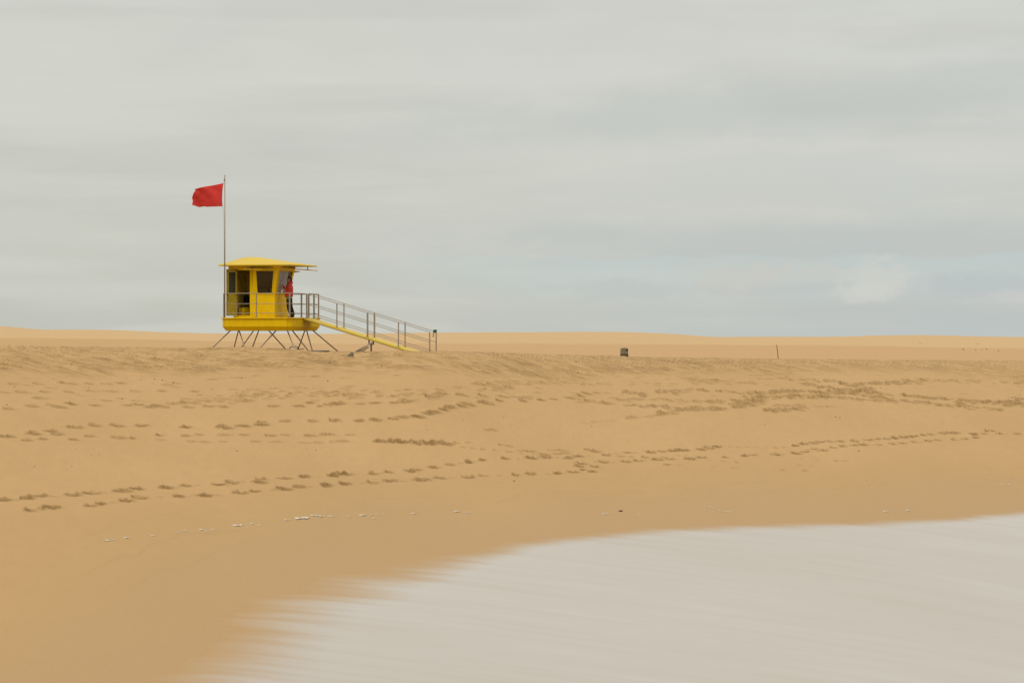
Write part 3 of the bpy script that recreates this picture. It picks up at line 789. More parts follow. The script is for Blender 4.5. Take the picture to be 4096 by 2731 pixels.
fv = [tuple(world(Q[i, j, 0], Q[i, j, 1], base_d)+Vector((0, float(dep[i, j]), 0))) for i in range(nu) for j in range(nv_)]
ff = [(i*nv_+j, (i+1)*nv_+j, (i+1)*nv_+j+1, i*nv_+j+1) for i in range(nu-1) for j in range(nv_-1)]
fo_ = MB().add(fv, ff).build('flag', M['red_flag'], None, smooth=True, solid=.004)
tag(fo_, 'plain red flag flying to the left at the top of the flagpole', 'flag')

# ---------------------------------------------------------------- things in the cabin
bx = empty('storage_box', w2(.42, 1.30, zk)); bx.rotation_euler.z = R(50)
tag(bx, 'yellow storage box standing inside the hut doorway', 'box')
mb = MB().box((0,0,.205), (.32,.32,.41)); mb.build('body', M['yellow'], bx, bevel=.01)
MB().box((0,0,.425), (.335,.335,.03)).build('lid', M['inside'], bx, bevel=.01)
ch = empty('folding_chair', w2(.36, 1.74, zk), -A); tag(ch, 'dark folding chair inside the hut behind the yellow box', 'chair')
MB().box((0,0,.45), (.40,.40,.035)).build('seat', M['black_cloth'], ch, bevel=.01)
MB().box((0,.19,.80), (.40,.03,.34)).build('backrest', M['black_cloth'], ch, bevel=.01)
for sx in (-.18,.18):
    for sy in (-.18,.18): MB().tube((sx,sy,0), (sx,-sy*.1+sy,.45), .012, n=8).build('leg', M['steel_dark'], ch)
    MB().tube((sx,.19,.45), (sx,.19,.97), .012, n=8).build('frame', M['steel_dark'], ch)

# ---------------------------------------------------------------- the lifeguard
def skin_mesh(name, verts, edges, m, parent, root=0, sub=2):
    me = bpy.data.meshes.new(name)
    me.from_pydata([v[:3] for v in verts], edges, []); me.update()
    me.materials.append(m)
    o = link(bpy.data.objects.new(name, me), parent)
    s_ = o.modifiers.new('skin', 'SKIN'); s_.use_smooth_shade = True; s_.branch_smoothing = .3
    sk = me.skin_vertices[0].data if len(me.skin_vertices) else None
    if sk is None:
        bm = bmesh.new(); bm.from_mesh(me); lay = bm.verts.layers.skin.verify()
        bm.verts.ensure_lookup_table()
        for i, v in enumerate(verts):
            r = v[3]; r = (r, r) if not isinstance(r, tuple) else r
            bm.verts[i][lay].radius = r; bm.verts[i][lay].use_root = (i == root)
        bm.to_mesh(me); bm.free()
    else:
        for i, v in enumerate(verts):
            r = v[3]; r = (r, r) if not isinstance(r, tuple) else r
            sk[i].radius = r; sk[i].use_root = (i == root)
    if sub:
        q = o.modifiers.new('sub', 'SUBSURF'); q.levels = sub; q.render_levels = sub
    return o

pp = w2(2.5, 1.35, zk)
px0 = 1080+590/7.467
pp.x = (px0-2048)/F*pp.y
per = empty('person', pp)
tag(per, 'person in red hooded jacket and dark trousers wiping the hut window', 'person')
# local frame: -x is where the person faces (left in the photo), -y towards the camera, z up
Hd = lambda zx, zy, y=0.0: ((zx-590)/702, y, (1415-zy)/702)
def hand(vs, es, wrist_i, wrist, palm_dir, side, curl, r=.009):
    """palm with five unequal bent fingers grown from it"""
    w = Vector(wrist); d = Vector(palm_dir).normalized(); s_ = Vector(side).normalized(); c = Vector(curl).normalized()
    b = len(vs)
    vs.append((*(w+d*.045), (.030,.018))); es.append((wrist_i, b))
    vs.append((*(w+d*.085), (.034,.016))); es.append((b, b+1))
    for k, (off, ln) in enumerate(((-.030,.075),(-.010,.085),(.010,.080),(.029,.062))):
        p = w+d*.092+s_*off; i0 = len(vs)
        vs.append((*p, r)); es.append((b+1, i0))
        p1 = p+(d*.75+c*.5).normalized()*ln*.5; vs.append((*p1, r*.95)); es.append((i0, i0+1))
        p2 = p1+(d*.25+c*.97).normalized()*ln*.5; vs.append((*p2, r*.8)); es.append((i0+1, i0+2))
    p = w+d*.035-s_*.034; i0 = len(vs); vs.append((*p, .011)); es.append((b, i0))
    p1 = p+(d*.7-s_*.5+c*.35).normalized()*.035; vs.append((*p1, .010)); es.append((i0, i0+1))
    p2 = p1+(d*.8+c*.6).normalized()*.03; vs.append((*p2, .008)); es.append((i0+1, i0+2))

pel = Hd(575, 850); che = Hd(588, 560)
vs = [(*pel, (.13,.10)), (*Hd(578,700), (.115,.09)), (*che, (.14,.095)), (*Hd(592,440), (.11,.075)), (*Hd(590,380), (.066,.066)),
      (*Hd(580,335), (.066,.066))]
es = [(0,1),(1,2),(2,3),(3,4),(4,5)]
def ch_(idx, pts):
    for p in pts:
        vs.append(p); es.append((idx, len(vs)-1)); idx = len(vs)-1
    return idx
# head: jaw, skull, crown, nose, ears
ch_(5, [(*Hd(556,303), (.092,.092)), (*Hd(568,255), (.112,.112)), (*Hd(572,215), (.095,.095))])
hi = 7
ch_(6, [(*Hd(508,292), .022), (*Hd(492,297), .012)])
for sy in (-1, 1): ch_(hi, [(*Hd(590,270, sy*.085), .018), (*Hd(596,262, sy*.10), .012)])
# arms: near (left) arm holds the bottle, far (right) arm wipes the pane
sh = Hd(598, 440, -.16); 
iL = ch_(3, [(*sh, .055), (*Hd(606,550,-.21), .043), (*Hd(604,650,-.21), .038), (*Hd(520,652,-.17), .034), (*Hd(440,645,-.13), .025)])
iR = ch_(3, [(*Hd(570,440,.16), .055), (*Hd(505,490,.19), .043), (*Hd(440,535,.19), .038), (*Hd(395,485,.14), .034), (*Hd(358,435,.10), .025)])
hand(vs, es, iL, Hd(440,645,-.13), (-1,.25,-.02), (0,-.25,1), (.1,1,0))
hand(vs, es, iR, Hd(358,435,.10), (-.75,.0,.8), (0,1,0), (-.8,0,-.25))
# legs
iA = ch_(0, [(*Hd(585,900,-.10), (.085,.085)), (*Hd(560,1080,-.11), .060), (*Hd(605,1240,-.10), .050), (*Hd(640,1365,-.09), .037), (*Hd(590,1400,-.09), .030), (*Hd(555,1405,-.09), .024)])
iB = ch_(0, [(*Hd(580,900,.10), (.085,.085)), (*Hd(600,1080,.11), .060), (*Hd(655,1230,.10), .050), (*Hd(705,1335,.09), .037), (*Hd(668,1385,.09), .030), (*Hd(632,1402,.09), .022)])
skin_mesh('body', vs, es, M['skin'], per)
# jacket with sleeves
vs = [(*Hd(562,815), (.185,.185)), (*Hd(562,760), (.195,.19)), (*Hd(562,690), (.20,.195)), (*Hd(575,600), (.20,.175)), (*Hd(592,500), (.20,.15)), (*Hd(604,425), (.17,.135)), (*Hd(596,368), (.105,.10))]
es = [(0,1),(1,2),(2,3),(3,4),(4,5),(5,6)]
ch_(4, [(*Hd(604,455,-.19), .105), (*Hd(614,550,-.235), .092), (*Hd(612,645,-.23), .088), (*Hd(520,652,-.18), .070), (*Hd(455,648,-.14), .052)])
ch_(4, [(*Hd(560,455,.18), .103), (*Hd(500,505,.205), .086), (*Hd(440,540,.20), .078), (*Hd(402,492,.145), .060), (*Hd(376,460,.12), .048)])
skin_mesh('jacket', vs, es, M['red_jacket'], per)
skin_mesh('hood', [(*Hd(530,385), .055), (*Hd(585,362), .105), (*Hd(640,362), .095), (*Hd(690,388), .055)], [(0,1),(1,2),(2,3)], M['red_jacket'], per)
# trousers
vs = [(*Hd(572,770), (.18,.165)), (*Hd(574,850), (.185,.165))]
es = [(0,1)]
ch_(1, [(*Hd(578,930,-.09), .128), (*Hd(560,1080,-.11), .100), (*Hd(606,1240,-.10), .092), (*Hd(645,1380,-.09), .084)])
ch_(1, [(*Hd(584,930,.09), .128), (*Hd(604,1080,.11), .100), (*Hd(657,1230,.10), .092), (*Hd(702,1350,.09), .078)])
skin_mesh('trousers', vs, es, M['black_cloth'], per)
for yy, pts in ((-.09, [(668,1388,.055),(610,1394,.052),(545,1403,.036)]), (.09, [(724,1358,.052),(680,1388,.052),(632,1404,.036)])):
    skin_mesh('shoe', [(*Hd(a, b-8, yy), r) for a, b, r in pts], [(0,1),(1,2)], M['black_cloth'], per)
skin_mesh('hair', [(*Hd(524,216), (.040,.060)), (*Hd(566,216), (.062,.098)), (*Hd(604,250), (.088,.108)), (*Hd(612,298), (.076,.098)), (*Hd(606,334), (.050,.070))],
          [(0,1),(1,2),(2,3),(3,4)], M['hair'], per)
for sy in (-1, 1): MB().lathe([(.001,-.008),(.007,-.005),(.009,0),(.007,.005),(.001,.008)], Hd(512,264, sy*.045), 10).build('eye', M['hair'], per, smooth=True)
skin_mesh('waist_bag', [(*Hd(500,825,-.15), .05), (*Hd(545,838,-.20), .075), (*Hd(600,832,-.20), .06), (*Hd(640,815,-.16), .035)], [(0,1),(1,2),(2,3)], M['green'], per)
MB().path([Hd(560,806,-.165), Hd(620,806,-.15), Hd(665,808,-.10), Hd(680,810,-.02)], .012, 6).build('hem', M['yellow_trim'], per)
MB().path([Hd(585,690,-.262), Hd(618,680,-.285), Hd(640,655,-.26)], .011, 6).build('cuff', M['yellow_trim'], per)
MB().path([Hd(478,470,-.10), Hd(470,510,-.125), Hd(472,545,-.13)], .010, 6).build('drawstring', M['yellow_trim'], per)
# what is held
hb = Vector(Hd(368,630,-.10))+pp
bt_ = MB().lathe([(.001,0),(.036,.002),(.040,.02),(.040,.11),(.030,.15),(.014,.175),(.014,.195)], (0,0,0), 16).build('bottle', M['white'], None, smooth=True)
bt_.location = hb+Vector((-.012,.02,-.10)); tag(bt_, "white spray bottle held in the person's near hand", 'bottle')
MB().add([(-.065,-.012,.20),(.015,-.012,.20),(.015,.012,.20),(-.065,.012,.20),(-.065,-.012,.218),(.02,-.014,.228),(.02,.014,.228),(-.065,.012,.218)],
         [(3,2,1,0),(4,5,6,7),(0,1,5,4),(1,2,6,5),(2,3,7,6),(3,0,4,7)]).build('spray_head', M['slab'], bt_, bevel=.004)
mb = MB(); rr = random.Random(3); vsr = []
for i in range(9):
    for j in range(9):
        u, v = i/8-.5, j/8-.5
        vsr.append((.018*math.sin(7*u+4*v)+rr.uniform(-.008,.008), u*.15*(1-.3*abs(v)), v*.15*(1-.25*abs(u))))
mb.add(vsr, [(i*9+j,(i+1)*9+j,(i+1)*9+j+1,i*9+j+1) for i in range(8) for j in range(8)])
rag = mb.build('cloth', M['rag'], None, smooth=True, solid=.014, soff=0)
rag.location = Vector(Hd(303,385,.10))+pp; rag.rotation_euler = (R(20),0,R(62)); tag(rag, "white wiping cloth in the person's raised hand against the pane", 'cloth')

# green rope knotted on the far end of the ramp rail
rp = w2(xs[-1], 2.38, zr(xs[-1])+RH[0])
rope = MB(); pts = []
for k in range(46):
    t = k/45*2*math.pi*4.2
    pts.append((.065*math.sin(t*1.0)-.04+rr.uniform(-.015,.015), .045*math.cos(t*1.3), .055*math.cos(t*.83)+.01))
rope.path(pts, .016, 6)
tail = [(-.08,0,.0),(-.115,-.02,-.06),(-.10,-.03,-.13),(-.12,-.02,-.19),(-.115,-.02,-.22)]
rope.path(tail, .017, 6); rope.lathe([(.004,-.03),(.028,-.012),(.028,.012),(.004,.03)], (-.113,-.02,-.21), 8)
ro_ = rope.build('rope', M['rope'], None, smooth=True); ro_.location = rp+Vector((-.01,-.02,.02))
tag(ro_, 'green rope knotted round the lower end of the ramp rail', 'rope')

# ---------------------------------------------------------------- things under and beside the tower
def rest(px, d, sink=0.0):
    x = (px-2048)/F*d; return Vector((x, d, ground(x, d)-sink))
st = empty('plastic_stool', rest(1175, 120.5)); st.rotation_euler.z = R(8)
tag(st, 'white plastic stool with arched top, half buried under the hut', 'stool')
mb = MB(); prof = [(-.20,.10),(-.14,.135),(-.05,.155),(.05,.155),(.14,.135),(.20,.10)]
vv = []
for (x, zz) in prof: vv += [(x,-.15,zz),(x,.15,zz),(x,-.15,zz-.065),(x,.15,zz-.065)]
ffs = []
for k in range(5):
    b = 4*k; ffs += [(b,b+4,b+5,b+1),(b+2,b+3,b+7,b+6),(b,b+2,b+6,b+4),(b+1,b+5,b+7,b+3)]
ffs += [(0,1,3,2),(20,22,23,21)]
mb.add(vv, ffs).build('seat', M['white'], st, bevel=.012)
for sx in (-.175,.175):
    for sy in (-.12,.12): MB().bar((sx,sy,-.12), (sx,sy,.075), .05,.04).build('leg', M['white'], st, bevel=.006)
pl_ = MB().box((0,0,.0), (.30,.16,.03), Euler((0,R(-4),R(10))).to_matrix()); pl_.box((.16,.02,.02), (.14,.03,.03), Euler((0,R(-14),0)).to_matrix())
p_ = pl_.build('metal_scrap', mat('rusty_metal', (.17,.065,.04), .7, noise=.3, nscale=12), None, bevel=.008); p_.location = rest(1196, 117.8)+Vector((0,0,.03))
tag(p_, 'small flat rust-coloured scrap lying on the sand beside the white stool', 'scrap')
sl_ = MB().add([(-.46,-.22,0),(.36,-.22,0),(.49,.22,.0),(-.36,.22,0),(-.46,-.22,.045),(.36,-.22,.045),(.49,.22,.05),(-.36,.22,.05)],
               [(3,2,1,0),(4,5,6,7),(0,1,5,4),(1,2,6,5),(2,3,7,6),(3,0,4,7)]).build('board', M['slab'], None, bevel=.006)
sl_.location = rest(1271, 115.7)+Vector((0,0,-.005)); tag(sl_, 'flat grey board lying on the sand between the right-hand legs', 'board')

dS = 114.95
c4 = [world(1420,1407.5,dS-.1), world(1448.6,1407.5,dS-.35), world(1477,1387.8,dS+.1), world(1455.7,1385,dS+.35)]
bp_ = c4[0].copy(); sb = empty('sign_board', bp_)
tag(sb, 'brown wooden board on a pole leaning against the ramp support', 'board')
loc4 = [p-bp_ for p in c4]; low = [(loc4[0]-(loc4[3]-loc4[0])*.25), (loc4[1]-(loc4[2]-loc4[1])*.25)]
q4 = [low[0], low[1], loc4[2], loc4[3]]; nn = (q4[1]-q4[0]).cross(q4[3]-q4[0]).normalized()
if nn.y > 0: nn = -nn
mb = MB().add([p+nn*.012 for p in q4]+[p-nn*.012 for p in q4], [(0,1,2,3),(7,6,5,4),(0,4,5,1),(1,5,6,2),(2,6,7,3),(3,7,4,0)])
mb.build('board', M['wood'], sb)
cc = q4[0]*.48+q4[1]*.14+q4[2]*.12+q4[3]*.26; e1 = (q4[1]-q4[0])*.28; e2 = (q4[3]-q4[0])*.20
MB().add([cc+nn*.0145+e1*math.cos(t)+e2*math.sin(t) for t in [k*2*math.pi/20 for k in range(20)]], [tuple(range(20))]).build('emblem', M['darkwood'], sb)
MB().tube(world(1458,1389,dS+.28)-bp_, world(1490.5,1367,dS+.75)-bp_, .028, n=12).build('pole', M['steel'], sb)

def rock(name, pts, m, seed, amp=.1, sub=2):
    me = bpy.data.meshes.new(name); bm = bmesh.new()
    for p in pts: bm.verts.new(p)
    r = bmesh.ops.convex_hull(bm, input=bm.verts)
    bmesh.ops.subdivide_edges(bm, edges=bm.edges, cuts=sub, use_grid_fill=True)
    g = random.Random(seed)
    sz = max(max(abs(c) for c in v.co) for v in bm.verts)
    for v in bm.verts: v.co += Vector((g.uniform(-1,1), g.uniform(-1,1), g.uniform(-1,1)))*amp*sz
    bmesh.ops.recalc_face_normals(bm, faces=bm.faces)
    bm.to_mesh(me); bm.free(); me.materials.append(m); return me
s94 = 1/96.0
rk = rock('rock', [(-.16,-.05,0),(-.16,.02,.02),(-.03,-.06,.10),(.02,.02,.195),(.10,-.03,.18),(.12,-.06,.0),(.12,.12,.0),(.10,.10,.16),(0,-.14,-.03),(-.1,.12,0),(.1,-.10,-.04),(-.15,0,-.06),(.1,.1,-.06)], M['rock'], 4, .045)
ro2 = link(bpy.data.objects.new('rock', rk)); ro2.location = on_sand(1402.5, 1426)+Vector((0,0,-.01))
tag(ro2, 'dark pointed rock on the sand in front of the ramp', 'rock')

# litter bin on the berm
db_ = float(np.interp(2497, cols, DC))+.6; bb = rest(2497, db_)
bb.z = CZ-(1425.2-EYE)/F*db_
kk = db_/F
bi = empty('litter_bin', bb-Vector((0,0,.0))); tag(bi, 'squat grey litter bin with dark base and domed lid standing on the berm', 'bin')
ww, dd_, hh = 31.5*kk, 28*kk, 31*kk
def tap(z0, z1, w0, w1, n=4):
    p = []
    for zz, w in ((z0, w0), (z1, w1)):
        p += [(-w/2-(.012 if zz == z0 else 0), -dd_/2*(w/ww), zz), (w/2, -dd_/2*(w/ww), zz), (w/2, dd_/2*(w/ww), zz), (-w/2, dd_/2*(w/ww), zz)]
    return MB().add(p, [(3,2,1,0),(4,5,6,7),(0,1,5,4),(1,2,6,5),(2,3,7,6),(3,0,4,7)])
tap(-.12, hh*.30, ww*1.0, ww*1.0).build('base', M['bin_dark'], bi, bevel=.012)
tap(hh*.30, hh, ww*.985, ww*.93).build('body', M['bin'], bi, bevel=.012)
oz, ox = hh*.80, ww*.31
MB().box((ox, -dd_/2*.955+.002, oz), (7.6*kk, .03, 7.2*kk)).build('opening', M['black'], bi)
mb = MB(); pr = []
for k in range(13):
    t = -1+2*k/12; pr.append((t*ww*.49, hh+.012+4.6*kk*max(0, 1-t*t)**.8))
vv = [(x, s_*dd_*.50, zz) for s_ in (-1,1) for x, zz in pr] + [(x, s_*dd_*.50, hh+.001) for s_ in (-1,1) for x in (pr[0][0], pr[-1][0])]
mb.add(vv, [(k,k+1,14+k,13+k) for k in range(12)]+[tuple(range(13))+(27,26), tuple(range(25,12,-1))+(28,29), (0,26,28,13), (12,25,29,27), (26,27,29,28)])
mb.build('lid', M['bin_lid'], bi)

# marker stake
dp_ = float(np.interp(3110, cols, DC))+.4
a = world(3106.8,1379,dp_); b = world(3113.4,1437,dp_)
sk_ = MB().tube(b-a, (0,0,0), .022, .019, n=10).build('marker_post', M['wood_post'], None); sk_.location = a
tag(sk_, 'thin brown wooden stake leaning slightly on the berm at right', 'post')

# shrubs far out on the plain
for (px, py, h) in ((3854,1399,.30),(3903,1402,.18),(3928,1399,.16),(3946,1398.5,.26),(3680,1375,.22),(3911,1377,.26),(3994,1404.5,.2)):
    i = int(np.searchsorted(cols, px)); yy = (EYE-(Z[i]-CZ)*F/D[i])[13+NB:13+NB+215]; dd = D[i][13+NB:13+NB+215]
    d = float(dd[np.argmin(abs(yy-py))]); g = random.Random(int(px)); mb = MB(); h *= .48
    for k in range(60):
        t = g.uniform(0, 2*math.pi); r = g.uniform(.05,1)*h*.75; zz = g.uniform(0, h)*(1.1-r/h*.6); s_ = h*.14
        c = Vector((r*math.cos(t), r*math.sin(t), zz)); u = Vector((g.gauss(0,1), g.gauss(0,1), g.gauss(0,1))).normalized()*s_; w = u.orthogonal().normalized()*s_*.6
        mb.add([c-u, c+w, c+u, c-w], [(0,1,2,3)])
    for k in range(6): mb.tube((0,0,-.03), (g.uniform(-.4,.4)*h, g.uniform(-.4,.4)*h, h*.6), .008, n=5)
    so = mb.build('shrub', M['shrub'], None); x = (px-2048)/F*d; so.location = (x, d, ground(x, d))
    tag(so, 'tiny dry shrub far out on the sand plain at right', 'shrub', 'dry shrubs on the far plain')

# pebbles and scraps on the sand
pm = []
for k in range(6):
    g = random.Random(100+k)
    pts = [(g.uniform(-1,1)*.5, g.uniform(-1,1)*.4, g.uniform(-.3,.35)) for _ in range(14)]
    pm.append(rock('pebble', pts, M['pebble'], k, .05, 1))
spots = crop(0, [(1040,430),(1060,433),(1115,445),(1165,455),(1190,460),(1030,460),(1090,437),(945,435),(890,445),(855,426),(570,485),(600,493),(640,497),(665,505),(360,431),(385,432),(650,380),(670,384),(750,381),(585,398),(420,342),(410,345),(1025,221),(1220,246),(420,214),(730,217),(1420,378),(1440,380),(1560,370),(1680,426),(1650,424),(1625,426),(1950,310),(1963,355),(1590,517),(1425,494),(640,560),(820,562),(835,573),(45,603),(95,484),(1557,650),(1097,719),(1122,738),(1167,735),(667,940),(615,940),(510,903),(257,932),(188,950),(483,1016),(230,1017),(2060,900),(2125,907),(1592,912),(2202,443),(1850,390),(480,330)])
spots += crop(1300, [(1040,357),(1093,391),(905,491),(1075,497),(360,478),(210,527),(690,527),(380,338),(1700,387),(1565,430),(570,637),(715,723),(930,708),(958,657),(1250,745),(935,772),(690,775),(1888,746),(1790,746),(1810,634),(1505,809),(1670,824),(313,782),(1270,1117),(2095,1268),(1995,683)])
spots += crop(2696, [(1785,342),(260,386),(1030,617),(1085,686),(1115,690),(1387,487),(1520,490),(1805,720),(1750,761),(1240,914),(1510,990),(1870,970),(1345,1117),(1295,1117),(610,735),(730,492)])
for k, (px, py) in enumerate(spots):
    o = link(bpy.data.objects.new('pebble', pm[k % 6])); d_ = d_at(px, py)
    s_ = random.choice((.028,.034,.042,.052,.066))*(d_/100)**.6
    o.location = on_sand(px, py)+Vector((0,0,s_*.12)); o.scale = (s_*1.3, s_, s_*.95); o.rotation_euler.z = random.uniform(0, 6.28)
    tag(o, 'small dark pebble lying loose on the beach sand', 'pebble', 'dark pebbles scattered over the beach')

def scrap(name, px, py, s_, m, label, cat, seed, sc=(1.6,1,.8)):
    g = random.Random(seed)
    me = rock(name, [(g.uniform(-1,1)*.5*sc[0], g.uniform(-1,1)*.4*sc[1], g.uniform(-.15,.5)*sc[2]) for _ in range(12)], m, seed, .08, 1)
    o = link(bpy.data.objects.new(name, me)); o.location = on_sand(px, py); o.scale = (s_,)*3
    tag(o, label, cat); return o
scrap('seaweed', 2482, 2044, .10, M['weed'], 'dark brown seaweed scrap on the wet sand near the waterline', 'seaweed', 9, (1.9,1.2,.9))
scrap('plastic_scrap', 1317, 1452, .075, M['blue'], 'small blue plastic scrap on the sand below the ramp', 'scrap', 10)
scrap('driftwood', 2305, 1449, .10, M['weed'], 'short dark stick on the berm slope left of the litter bin', 'stick', 11, (2.4,.6,.35))
scrap('driftwood', 2012, 1670, .07, M['weed'], 'flat dark stick alone on the smooth middle slope', 'stick', 12, (2.4,.6,.35))

# left-over foam flecks along the last high reach of the swash
mb = MB(); g = random.Random(5)
fl_ = [(400+x/1.176, 1900+y/1.176, s_) for x, y, s_ in ((30,305,1),(60,300,.7),(125,292,1),(250,282,.8),(370,267,1),(405,260,.8),(485,256,1),(535,254,.8),(645,237,1.6),(660,235,1),(705,228,1),(750,236,.6),(875,212,1.3),(935,206,1.3),(960,203,2),(980,200,1.6),(1020,192,1.5),(1040,195,1),(1080,195,1),(1170,194,.7),(1245,188,1.3),(1290,185,1),(1285,202,.8),(1330,184,.6),(1480,178,1),(1690,170,1.2),(1735,173,1),(500,262,.6),(700,248,.5),(1390,184,.5))]
fl_ += [(2096+x/1.176, 1900+y/1.176, s_) for x, y, s_ in ((380,181,1.2),(545,183,.6),(585,180,.5),(850,142,.5),(875,147,.5),(900,153,.6),(925,163,.8),(950,170,1),(972,173,.9),(760,186,.4),(1697,171,1.3),(1797,166,1.2),(1840,162,.5),(2260,46,1.1),(2275,44,.9),(2195,9,.5),(2310,14,.5))]
for px, py, s_ in fl_:
    for q in range(4):
        p = on_sand(px+g.uniform(-12,12)*s_, py+g.uniform(-1.5,1.5)); r_ = .034*s_*g.uniform(.5,1.2)
        n_ = 9; vv = [(p.x+r_*1.5*math.cos(t)*(1+g.uniform(-.35,.35)), p.y+r_*1.6*math.sin(t)*(1+g.uniform(-.35,.35)), p.z+.004) for t in [k*2*math.pi/n_ for k in range(n_)]]
        vv = [(a_1, b_1, max(c_1, ground(a_1, b_1)+.004)) for a_1, b_1, c_1 in vv]
        mb.add(vv+[(p.x, p.y, p.z+.008*s_+.006)], [(k,(k+1)%n_,n_) for k in range(n_)])
fm = mb.build('foam_flecks', M['foam'], None, smooth=True)
tag(fm, 'white flecks of drying sea foam left along the wet sand', 'foam', kind='stuff')

# ---------------------------------------------------------------- sky, sun, camera
SUN_EL, SUN_AZ = R(56), R(215)          # sun behind the camera to the left, behind the cloud
w = bpy.data.worlds.new('World'); bpy.context.scene.world = w; w.use_nodes = True
nt = w.node_tree; L = nt.links.new; bg = nt.nodes['Background']; out = nt.nodes['World Output']
sky = nt.nodes.new('ShaderNodeTexSky'); sky.sky_type = 'NISHITA'; sky.sun_disc = False
sky.sun_elevation = SUN_EL; sky.sun_rotation = SUN_AZ; sky.dust_density = 3
L(sky.outputs[0], bg.inputs['Color']); bg.inputs['Strength'].default_value = .10
tc = nt.nodes.new('ShaderNodeTexCoord'); sp = nt.nodes.new('ShaderNodeSeparateXYZ'); L(tc.outputs['Generated'], sp.inputs[0])
def mth(op, a, b=None):
    m = nt.nodes.new('ShaderNodeMath'); m.operation = op
    for i, v in enumerate((a, b)):
        if v is None: continue
        if isinstance(v, (int, float)): m.inputs[i].default_value = v
        else: L(v, m.inputs[i])
    return m.outputs[0]
def rngw(v, a, b, c=0., d=1., smooth=True):
    r = nt.nodes.new('ShaderNodeMapRange'); L(v, r.inputs['Value'])
    if smooth: r.interpolation_type = 'SMOOTHSTEP'
    for k, q in (('From Min', a), ('From Max', b), ('To Min', c), ('To Max', d)): r.inputs[k].default_value = q
    return r.outputs[0]
def mixc(f, A, B):
    x = nt.nodes.new('ShaderNodeMix'); x.data_type = 'RGBA'
    if isinstance(f, float): x.inputs['Factor'].default_value = f
    else: L(f, x.inputs['Factor'])
    for k, v in (('A', A), ('B', B)):
        if isinstance(v, tuple): x.inputs[k].default_value = (*v, 1)
        else: L(v, x.inputs[k])
    return x.outputs['Result']
def cn(scale, st, off=(0,0,0), det=5, rot=0, dist=0.):
    mp = nt.nodes.new('ShaderNodeMapping'); mp.inputs['Scale'].default_value = st; mp.inputs['Location'].default_value = off
    mp.inputs['Rotation'].default_value = (0, rot, 0)
    L(tc.outputs['Generated'], mp.inputs['Vector'])
    n = nt.nodes.new('ShaderNodeTexNoise'); n.inputs['Scale'].default_value = scale; n.inputs['Detail'].default_value = det
    n.inputs['Roughness'].default_value = .5; n.inputs['Distortion'].default_value = dist
    L(mp.outputs[0], n.inputs['Vector']); return n.outputs['Fac']
elev = sp.outputs['Z']; azx = sp.outputs['X']
wob = mth('SUBTRACT', cn(1.0, (30, 3, 90), (4.1, 0, 2.7), 6, 0, .3), .5)
wobs = mth('SUBTRACT', cn(1.0, (110, 8, 210), (1.3, 0, 5.9), 6, 0, .2), .5)
def blob(cx, cz, rx, rz, soft=.9, n1=.9, n2=1.0, tilt=0.):
    """soft cloud mass around a direction: 1 inside, 0 outside, with a ragged edge"""
    dx = mth('DIVIDE', mth('SUBTRACT', azx, cx), rx)
    dz_ = mth('DIVIDE', mth('SUBTRACT', mth('SUBTRACT', elev, cz), mth('MULTIPLY', mth('SUBTRACT', azx, cx), tilt)), rz)
    d = mth('SQRT', mth('ADD', mth('MULTIPLY', dx, dx), mth('MULTIPLY', dz_, dz_)))
    d = mth('ADD', d, mth('ADD', mth('MULTIPLY', wob, n1*2.0), mth('MULTIPLY', wobs, n2*2.0)))
    return rngw(d, 1+soft*.5, 1-soft*.5)
layer = cn(1.0, (4.5, 1, 48), (3.1, 0, 1.7), 4, R(1.5), .25)
band2 = cn(1.0, (9, 2, 75), (6.2, 0, 3.4), 5, R(-2), .3)
side_r = rngw(azx, -.10, .16)
low = mixc(side_r, (.560,.572,.508), (.550,.580,.552))
topc = mixc(side_r, (.700,.702,.640), (.680,.685,.642))
v = mixc(rngw(elev, .004, .128, smooth=False), low, topc)
v = mixc(mth('MULTIPLY', rngw(layer, .58, .36), .50), v, (.545,.552,.500))
v = mixc(mth('MULTIPLY', rngw(band2, .44, .66), .50), v, (.670,.668,.605))
mott = cn(1.0, (16, 3, 40), (7.7, 0, 4.4), 6, R(6), .4)
v = mixc(mth('MULTIPLY', rngw(mott, .40, .66), .30), v, (.625,.620,.575))
# long grey band slanting up to the right, and the grey base of the cloud deck above the clear strip
v = mixc(mth('MULTIPLY', blob(.10, .082, .13, .010, 1.5, .8, .3, .07), .55), v, (.515,.545,.520))
v = mixc(mth('MULTIPLY', blob(-.02, .108, .16, .010, 1.6, .8, .2, .02), .30), v, (.54,.55,.50))
v = mixc(mth('MULTIPLY', blob(.12, .032, .14, .0075, 1.3, .5, .3), .50), v, (.490,.535,.535))
v = mixc(mth('MULTIPLY', blob(.09, .046, .030, .006, 1.2, .8, .5, .12), .35), v, (.61,.605,.555))
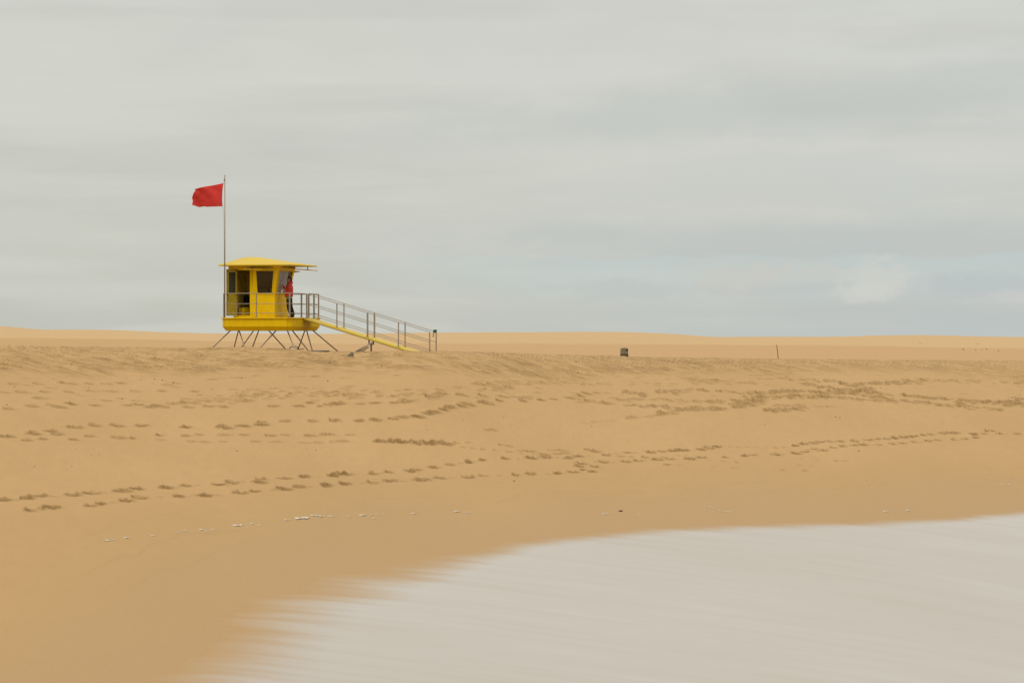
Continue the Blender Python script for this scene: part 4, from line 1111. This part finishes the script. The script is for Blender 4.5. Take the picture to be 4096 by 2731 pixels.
# pale blue clear strip low on the right under the deck, with small cumulus standing in it
strip = mth('MULTIPLY', rngw(mth('ADD', elev, mth('MULTIPLY', wob, .011)), .0276, .0260), rngw(azx, -.085, .05))
strip = mth('MULTIPLY', strip, rngw(mth('ADD', elev, mth('MULTIPLY', wob, .010)), .008, .021))
v = mixc(mth('MULTIPLY', strip, .55), v, (.530,.622,.618))
haze_ = mth('MULTIPLY', rngw(elev, .022, .004), rngw(azx, -.05, .19))
v = mixc(mth('MULTIPLY', haze_, .5), v, (.505,.555,.565))
for cx, cz, rx, rz, k, c in ((.045,.0150,.030,.0032,.55,(.52,.56,.54)), (.081,.0195,.020,.0048,.75,(.595,.590,.545)), (.108,.0205,.014,.0042,.65,(.60,.60,.555)), (.118,.0155,.030,.0028,.5,(.53,.56,.55)),
                             (.170,.0160,.026,.0042,.7,(.505,.55,.56)), (.132,.0182,.0125,.0062,.68,(.650,.650,.605)), (.127,.0135,.012,.0035,.6,(.64,.65,.61)), (.182,.0125,.012,.0022,.6,(.61,.62,.59)),
                             (-.165,.0135,.012,.004,.4,(.60,.605,.55))):
    v = mixc(mth('MULTIPLY', blob(cx, cz, rx, rz, 1.15, 1.0, 1.3), k), v, c)
zen = mixc(rngw(elev, .12, .75), v, (1.25,1.25,1.18))
bg2 = nt.nodes.new('ShaderNodeBackground'); L(zen, bg2.inputs['Color']); bg2.inputs['Strength'].default_value = 1.02
ms = nt.nodes.new('ShaderNodeMixShader'); ms.inputs[0].default_value = .94
L(bg.outputs[0], ms.inputs[1]); L(bg2.outputs[0], ms.inputs[2]); L(ms.outputs[0], out.inputs['Surface'])

sd_ = bpy.data.lights.new('sun', 'SUN'); sd_.energy = 1.3; sd_.angle = R(22); sd_.color = (1, .95, .87)
so_ = link(bpy.data.objects.new('sun', sd_))
dirs = Vector((-.55*math.cos(SUN_EL), -.83*math.cos(SUN_EL), math.sin(SUN_EL)))
so_.rotation_euler = dirs.to_track_quat('Z', 'Y').to_euler(); so_.location = (-30, -20, 60)

cam = bpy.data.cameras.new('camera'); co = link(bpy.data.objects.new('camera', cam))
co.location = (0, 0, CZ); co.rotation_euler = (R(90), 0, 0)
cam.sensor_width = 36; cam.lens = 36*F/4096; cam.shift_y = -(2731/2-EYE)/4096
cam.clip_end = 9000; cam.clip_start = .5
sc_ = bpy.context.scene; sc_.camera = co
sc_.view_settings.view_transform = 'Standard'; sc_.view_settings.look = 'None'
sc_.view_settings.exposure = 0; sc_.view_settings.gamma = 1
sc_.cycles.max_bounces = 6; sc_.cycles.transparent_max_bounces = 12
